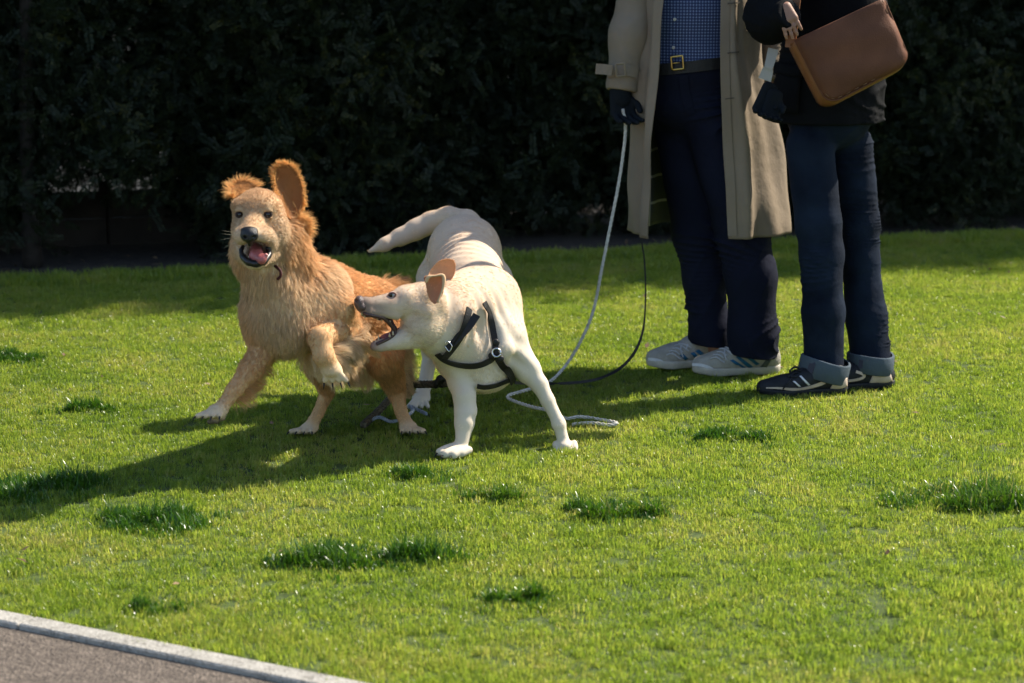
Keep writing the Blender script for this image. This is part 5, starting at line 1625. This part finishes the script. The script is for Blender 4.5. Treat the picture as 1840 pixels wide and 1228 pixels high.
def turnup(name, c, r, axis, h, mat, root):
    ax = nrm(axis); a = nrm(np.cross(ax, [0, 1, 0])); b_ = np.cross(ax, a)
    n = 40; V, F = [], []
    prof = [(r * .93, h * .5), (r * 1.0, h * .52), (r * 1.035, h * .45), (r * 1.03, 0), (r * 1.04, -h * .45), (r * 1.01, -h * .5), (r * .93, -h * .48)]
    for (rr, hh) in prof:
        for i in range(n):
            t_ = 2 * PI * i / n; q = rr * (1 + .02 * math.sin(3 * t_ + 1))
            V.append(c + a * q * math.cos(t_) + b_ * q * 1.08 * math.sin(t_) + ax * (hh + .003 * math.sin(2 * t_)))
    m = len(prof)
    for k in range(m - 1):
        for i in range(n):
            F.append((k * n + i, k * n + (i + 1) % n, (k + 1) * n + (i + 1) % n, (k + 1) * n + i))
    return mesh_py(name, V, F, mat, root)
tu1 = turnup('turn_up', P(1481, 662, 6.69), .080, (.20, .0, 1), .064, M_cuff, jeans)
tu2 = turnup('turn_up', P(1564, 651, 6.78), .075, (.04, .0, 1), .060, M_cuff, jeans)
M_seam = mat_cloth('dark seam', (.06, .06, .085), 900, .1)
tub = BVHTree.FromObject(tu1, bpy.context.evaluated_depsgraph_get()) if False else BVHTree.FromPolygons([tuple(v.co) for v in tu1.data.vertices], [tuple(p.vertices) for p in tu1.data.polygons])
pts, nn_ = on_surface(tub, [(1463, 644), (1460, 654), (1457, 664), (1455, 670)], .001, 4)
if len(pts) > 3: strap('side_seam', pts, nn_, .022, M_seam, tu1, .002)
tub = BVHTree.FromPolygons([tuple(v.co) for v in tu2.data.vertices], [tuple(p.vertices) for p in tu2.data.polygons])
pts, nn_ = on_surface(tub, [(1548, 647), (1547, 655), (1546, 662)], .001, 4)
if len(pts) > 3: strap('side_seam', pts, nn_, .014, M_seam, tu2, .002)
# jacket
jk = Body()
jk.ell(PZ(1498, 6.82, hc[2] + .34), (.170, .135, .26), None, .05)
jk.ell(PZ(1490, 6.82, hc[2] + .10), (.178, .150, .20), None, .05)
jk.ell(PZ(1484, 6.82, hc[2] - .02), (.182, .15, .16), None, .04)
jk.ell(PZ(1484, 6.82, hc[2] - .12), (.192, .155, .20), None, .04)
jk.ell(PZ(1502, 6.83, hc[2] + .52), (.19, .11, .11), None, .05)
jk.cone(PZ(1500, 6.84, hc[2] + .58), PZ(1498, 6.83, hc[2] + .67), .075, .065, .03)
hemz = ZP(1490, 226, 6.68)
V, Q = jk.mesh(.007, warp=folds(.006, 81, 10, 16, .012, ((.85, .1), (1.1, .2))), cut=lambda X: np.maximum(hemz - X[..., 2], X[..., 2] - hc[2] - .70)); V = relax(V, Q, 1)
jacket = mesh_np('jacket', V, Q, M_jacket, wom); jb = bvh_of(V, Q)
surf_patch('pocket', jb, [(1404, 128), (1442, 132), (1436, 206), (1396, 200)], M_jacket, jacket, .006, 6, 6, .004)
surf_patch('pocket_flap', jb, [(1400, 112), (1448, 118), (1444, 140), (1398, 136)], M_jacket, jacket, .014, 6, 3, .003)
for (x, y) in ((1409, 126), (1387, 131)):
    p, n_ = hit(jb, x, y)
    if p is not None: ball('stud', p + np.array([0, -.020, 0]), (.006, .004, .006), M_brass, jacket)
slv, _ = sleeve('sleeve', [(1500, -205, 6.76, 46), (1425, -70, 6.66, 44), (1378, 22, 6.60, 40), (1384, 40, 6.57, 36), (1418, 22, 6.49, 27)], M_jacket, wom, 91, amp=.007)
sleeve('sleeve', [(1510, -205, 6.95, 44), (1500, -60, 7.02, 38), (1440, 0, 6.98, 32), (1400, -10, 6.90, 26)], M_jacket, wom, 92)
wb = Body()
wb.chain([(1466, 220, 6.79, 24), (1475, 460, 6.73, 20), (1482, 680, 6.70, 14)], .02)
wb.chain([(1520, 220, 6.84, 24), (1545, 470, 6.85, 18), (1568, 670, 6.79, 14)], .02)
wb.cone(hc + [0, .02, .06], hc + [.02, .03, .50], .08, .085, .03)
wb.cone(hc + [.0, .03, .45], hc + [.015, .02, .76], .06, .05, .03)
wb.chain([(1500, -205, 6.76, 24), (1425, -70, 6.66, 22), (1378, 22, 6.60, 20), (1384, 36, 6.57, 14), (1396, 32, 6.535, 10)], .02)
w = head_on(wb, hc + [-.02, .0, .84], (-.95, .1, -.1), .98)
figure('body', wom, None, wb)
face_bits(wom, w, M_hair2, 1)
hand('hand', P(1408, 14, 6.50), P(1417, 36, 6.485), (.15, .8, -.3), .70, M_skin, wom, .22, thumb=1)
# shoes
w1, w1b = shoe(wom, GR(1354, 713), GR(1524, 709), M_sh_blk, M_sh_blk, .80, .95)
w2, w2b = shoe(wom, GR(1440, 702), GR(1608, 698), M_sh_blk, M_sh_blk, .80, .95)
def wz(pts): return zq(pts, 1340, 620)
pts, nn_ = on_surface(w1b, wz([(240, 508), (400, 510), (560, 524), (700, 510), (850, 470), (940, 432), (900, 402), (810, 366)]), .002, 6)
if len(pts) > 3: strap('side_strip', pts, nn_, np.interp(np.linspace(0, 1, len(pts)), [0, .3, .6, .85, 1], [.004, .009, .012, .009, .003]), M_sh_cream, w1, .002)
for q in ([(632, 372), (655, 366), (760, 470), (735, 478)], [(553, 432), (575, 428), (650, 490), (625, 495)]):
    surf_patch('stripe', w1b, wz(q), M_sh_white, w1, .001, 6, 2)
surf_patch('heel_patch', w1b, wz([(1075, 385), (1190, 390), (1195, 535), (965, 560)]), M_sh_cream, w1, .001, 8, 6)
surf_patch('heel_patch', w2b, wz([(1520, 312), (1695, 308), (1738, 445), (1450, 458)]), M_sh_cream, w2, .001, 8, 6)
pts, nn_ = on_surface(w2b, wz([(1200, 425), (1330, 405), (1400, 372), (1370, 340), (1300, 318)]), .002, 6)
if len(pts) > 3: strap('side_strip', pts, nn_, .009, M_sh_cream, w2, .002)
wl = [[(500, 390), (560, 345), (620, 330)], [(520, 350), (590, 300), (650, 320)], [(560, 310), (610, 270), (660, 290)], [(540, 400), (480, 470), (440, 520)], [(580, 290), (640, 265), (690, 280)], [(520, 370), (560, 390), (610, 380)], [(590, 260), (570, 320), (540, 390)]]
laces(w1b, w1, [wz(q) for q in wl], M_sh_blk)
bow = smooth_path([P(1424, 674, 6.64), P(1419, 668, 6.63), P(1428, 660, 6.635), P(1436, 664, 6.645), P(1428, 672, 6.64), P(1417, 680, 6.63), P(1410, 696, 6.63)], 6)
tube('lace_bow', bow, .0035, M_sh_blk, w1, 6)

# gloves tucked into the jacket pocket
gv = empty('pair_of_gloves', P(1378, 200, 6.62), 'pair of dark knitted gloves hanging at the jacket pocket', 'gloves')
hand('glove', P(1384, 158, 6.655), P(1368, 200, 6.63), (.2, -.9, .1), .75, M_glove, gv, .85)
hand('glove', P(1392, 170, 6.640), P(1384, 206, 6.62), (.1, -.9, .1), .75, M_glove, gv, .9)
# folded paper sticking out of the pocket
pa = smooth_path([P(1374, 144, 6.60), P(1379, 128, 6.595), P(1382, 118, 6.59), P(1390, 88, 6.60)], 6)
pp = strap('paper_slip', pa, np.tile(nrm([-.25, -1, .2]), (len(pa), 1)), np.interp(np.linspace(0, 1, len(pa)), [0, .45, .55, 1], [.042, .034, .026, .034]), M_paper, None, .002)
tag(pp, 'white folded paper sticking up beside the jacket pocket', 'paper')
# shoulder bag
bag = empty('shoulder_bag', P(1530, 150, 6.60), 'brown leather satchel hanging tilted at the hip of the dark jacket', 'bag')
TL, TR, BR, BL = [P(x, y, Y) for x, y, Y in ((1427, 72, 6.50), (1588, -4, 6.56), (1636, 112, 6.55), (1487, 190, 6.49))]
fn = nrm(np.cross(TR - TL, BL - TL)); fn = fn if fn[1] < 0 else -fn        # outward, to the viewer
def bag_uv(c4, u, v, r=.16):
    """a point of the bag's outline with rounded lower corners"""
    a, b_, c_, d_ = c4
    x, y = u, v
    for cx, sx in ((r, -1), (1 - r, 1)):
        dx, dy = (u - cx) * sx, v - (1 - r)
        if dx > 0 and dy > 0:
            m = max(dx, dy) / max(1e-6, math.hypot(dx, dy)); x, y = cx + sx * dx * m, 1 - r + dy * m
    return (a * (1 - x) + b_ * x) * (1 - y) + (d_ * (1 - x) + c_ * x) * y
def panel(name, c4, thick, mat, root, bulge=.0, n=16):
    V, F = [], []
    for i in range(n + 1):
        for jx in range(n + 1):
            u, v = i / n, jx / n
            p = bag_uv(c4, u, v)
            p = p + fn * (bulge * (math.sin(PI * u) ** .5) * (math.sin(PI * min(1, .15 + v * .85)) ** .5) + .003 * math.sin(6 * u + 3 * v) + .002 * math.sin(13 * v - 5 * u))
            V.append(p)
    for i in range(n):
        for jx in range(n):
            k0 = i * (n + 1) + jx; F.append((k0, k0 + n + 1, k0 + n + 2, k0 + 1))
    o = mesh_py(name, V, F, mat, root)
    s_ = o.modifiers.new('thickness', 'SOLIDIFY'); s_.thickness = thick; s_.offset = 0
    return o
panel('flap', [TL, TR, BR, BL], .005, M_bag, bag, .022)
dn_ = nrm((BL - TL) + (BR - TR)); rt_ = nrm(TR - TL)
gL = (TL + [0, .0, 0], )
back = [TL - fn * .075 + dn_ * .02, TR - fn * .075 + dn_ * .02, BR - fn * .075 + dn_ * .012, BL - fn * .075 + dn_ * .012]
panel('back_panel', back, .005, M_bag, bag, -.006)
C4 = [TL, TR, BR, BL]
per = [(0, v) for v in np.linspace(0, 1, 15)] + [(u, 1) for u in np.linspace(0, 1, 20)[1:]] + [(1, v) for v in np.linspace(1, 0, 15)[1:]]
edge_f = np.array([bag_uv(C4, u, v) for u, v in per])
cen = (TL + TR + BL + BR) / 4
ef = edge_f + (cen - edge_f) * .025 - fn * .002
eb = np.array([bag_uv(back, u, v) for u, v in per])
mid = ef * .5 + eb * .5 + (edge_f - cen) * .03
V = np.vstack([ef, mid, eb]); m_ = len(ef)
F = [(i, i + 1, m_ + i + 1, m_ + i) for i in range(m_ - 1)] + [(m_ + i, m_ + i + 1, 2 * m_ + i + 1, 2 * m_ + i) for i in range(m_ - 1)]
go_ = mesh_py('gusset', V, F, M_bag2, bag); s_ = go_.modifiers.new('thickness', 'SOLIDIFY'); s_.thickness = .004
tube('edge_piping', edge_f + fn * .002, .0022, M_bag, bag, 6)
sti = np.array([bag_uv(C4, .03 + .94 * u, .02 + .955 * v) for u, v in per]) + fn * .006
M_thread = mat_basic('tan stitching', (.22, .12, .06), .8, .1, 40)
for q in range(0, len(sti) - 1, 2):
    tube('stitch', sti[q:q + 2], .0011, M_thread, bag, 4)
stp = smooth_path([TR - fn * .04, P(1575, -90, 6.62), P(1545, -190, 6.68), P(1515, -232, 6.78), P(1475, -190, 6.66), P(1440, -70, 6.585), P(1428, 10, 6.545), TL - fn * .04 + [0, 0, -.02]], 8)
sn = np.array([q - P(1505, -60, 6.84) for q in stp]); sn[:, 2] *= .4
strap('shoulder_strap', stp, sn / np.linalg.norm(sn, axis=1)[:, None], .034, M_bag2, bag, .005)

# ------------------------------------------------------------------ ropes and leads
M_rope = mat_basic('white cotton rope', (.60, .575, .52), .9, .2, 80, .6, 300)
M_webbing = mat_basic('black webbing', (.016, .016, .017), .6, .2, 60, .4, 500, .4)
M_braid = mat_basic('dark braided cord', (.045, .038, .028), .7, .7, 120, .6, 300, col2=(.17, .14, .09))
M_rope2 = mat_basic('blue white frayed rope', (.30, .34, .40), .9, .3, 90, .6, 300)
hang = [(1119, 196, 6.935), (1124, 232, 6.93), (1118, 290, 6.92), (1109, 345, 6.91), (1098, 400, 6.90), (1083, 475, 6.89), (1067, 555, 6.88), (1046, 608, 6.87), (1018, 655, 6.86)]
pts = [P(*q) for q in hang] + [GR(988, 686, .03), GR(950, 700, .026), GR(914, 711, .024), GR(920, 719, .018), GR(955, 731, .016), GR(985, 738, .018), GR(1016, 752, .012), GR(1040, 749, .016), GR(1072, 753, .012), GR(1108, 760, .014), GR(1094, 764, .010), GR(1062, 760, .012), GR(1028, 763, .008)]
o = twisted_rope('white_rope', smooth_path(pts, 10), .0054, M_rope, None, 3, .05, 6, 2800)
tag(o, 'long white rope lead from the gloved hand, slack end on the grass', 'rope')
pts = [P(1160, 180, 7.08), P(1154, 300, 7.06), P(1152, 415, 7.02), P(1158, 470, 7.00), P(1160, 530, 6.985), P(1156, 590, 6.97), P(1141, 632, 6.95), P(1114, 662, 6.93), GR(1075, 681, .03), GR(1030, 688, .028), P(972, 690, 6.55), P(925, 688, 6.12)]
lp_ = smooth_path(pts, 10)
tw_n = np.array([[math.cos(.5 + i * .02), -math.sin(.5 + i * .02) - .3, .25] for i in range(len(lp_))])
o = strap('black_lead', lp_, tw_n, np.interp(np.arange(len(lp_)), [0, 45, 60, 120], [.004, .005, .010, .009]), M_webbing, None, .0025)
tag(o, 'flat black webbing lead curving from under the coat to the harness', 'lead')
bc_ = [P(812, 688, 6.18), P(790, 690, 6.22), P(765, 691, 6.28), P(735, 692, 6.30), P(716, 704, 6.33), P(697, 721, 6.33), P(676, 743, 6.27), GR(653, 764, .022)]
o = twisted_rope('braided_cord', smooth_path(bc_, 8), .0120, M_braid, None, 4, .05, 6)
tag(o, 'thick dark braided cord passing behind the golden dog\'s hind leg', 'cord')
kn_ = Body(); c0 = P(790, 686, 6.20)
for a in range(9):
    t_ = a * .8; kn_.cone(c0 + np.array([.012 * math.cos(t_), .010 * math.sin(t_), .012 * math.sin(t_ * 1.5)]), c0 + np.array([.012 * math.cos(t_ + .8), .010 * math.sin(t_ + .8), .012 * math.sin((t_ + .8) * 1.5)]), .0095, .0095, .002)
V, Q = kn_.mesh(.003); mesh_np('knot', V, Q, M_leather, o)
fr = [GR(664, 757, .02), GR(682, 750, .03), GR(704, 758, .02), GR(728, 750, .02), GR(742, 738, .03), GR(736, 730, .03), GR(752, 737, .02), GR(766, 744, .02)]
o = twisted_rope('frayed_rope', smooth_path(fr, 8), .0055, M_rope2, None, 3, .026, 6, 260)
tag(o, 'frayed blue and white rope on the grass by the hind paws', 'rope')
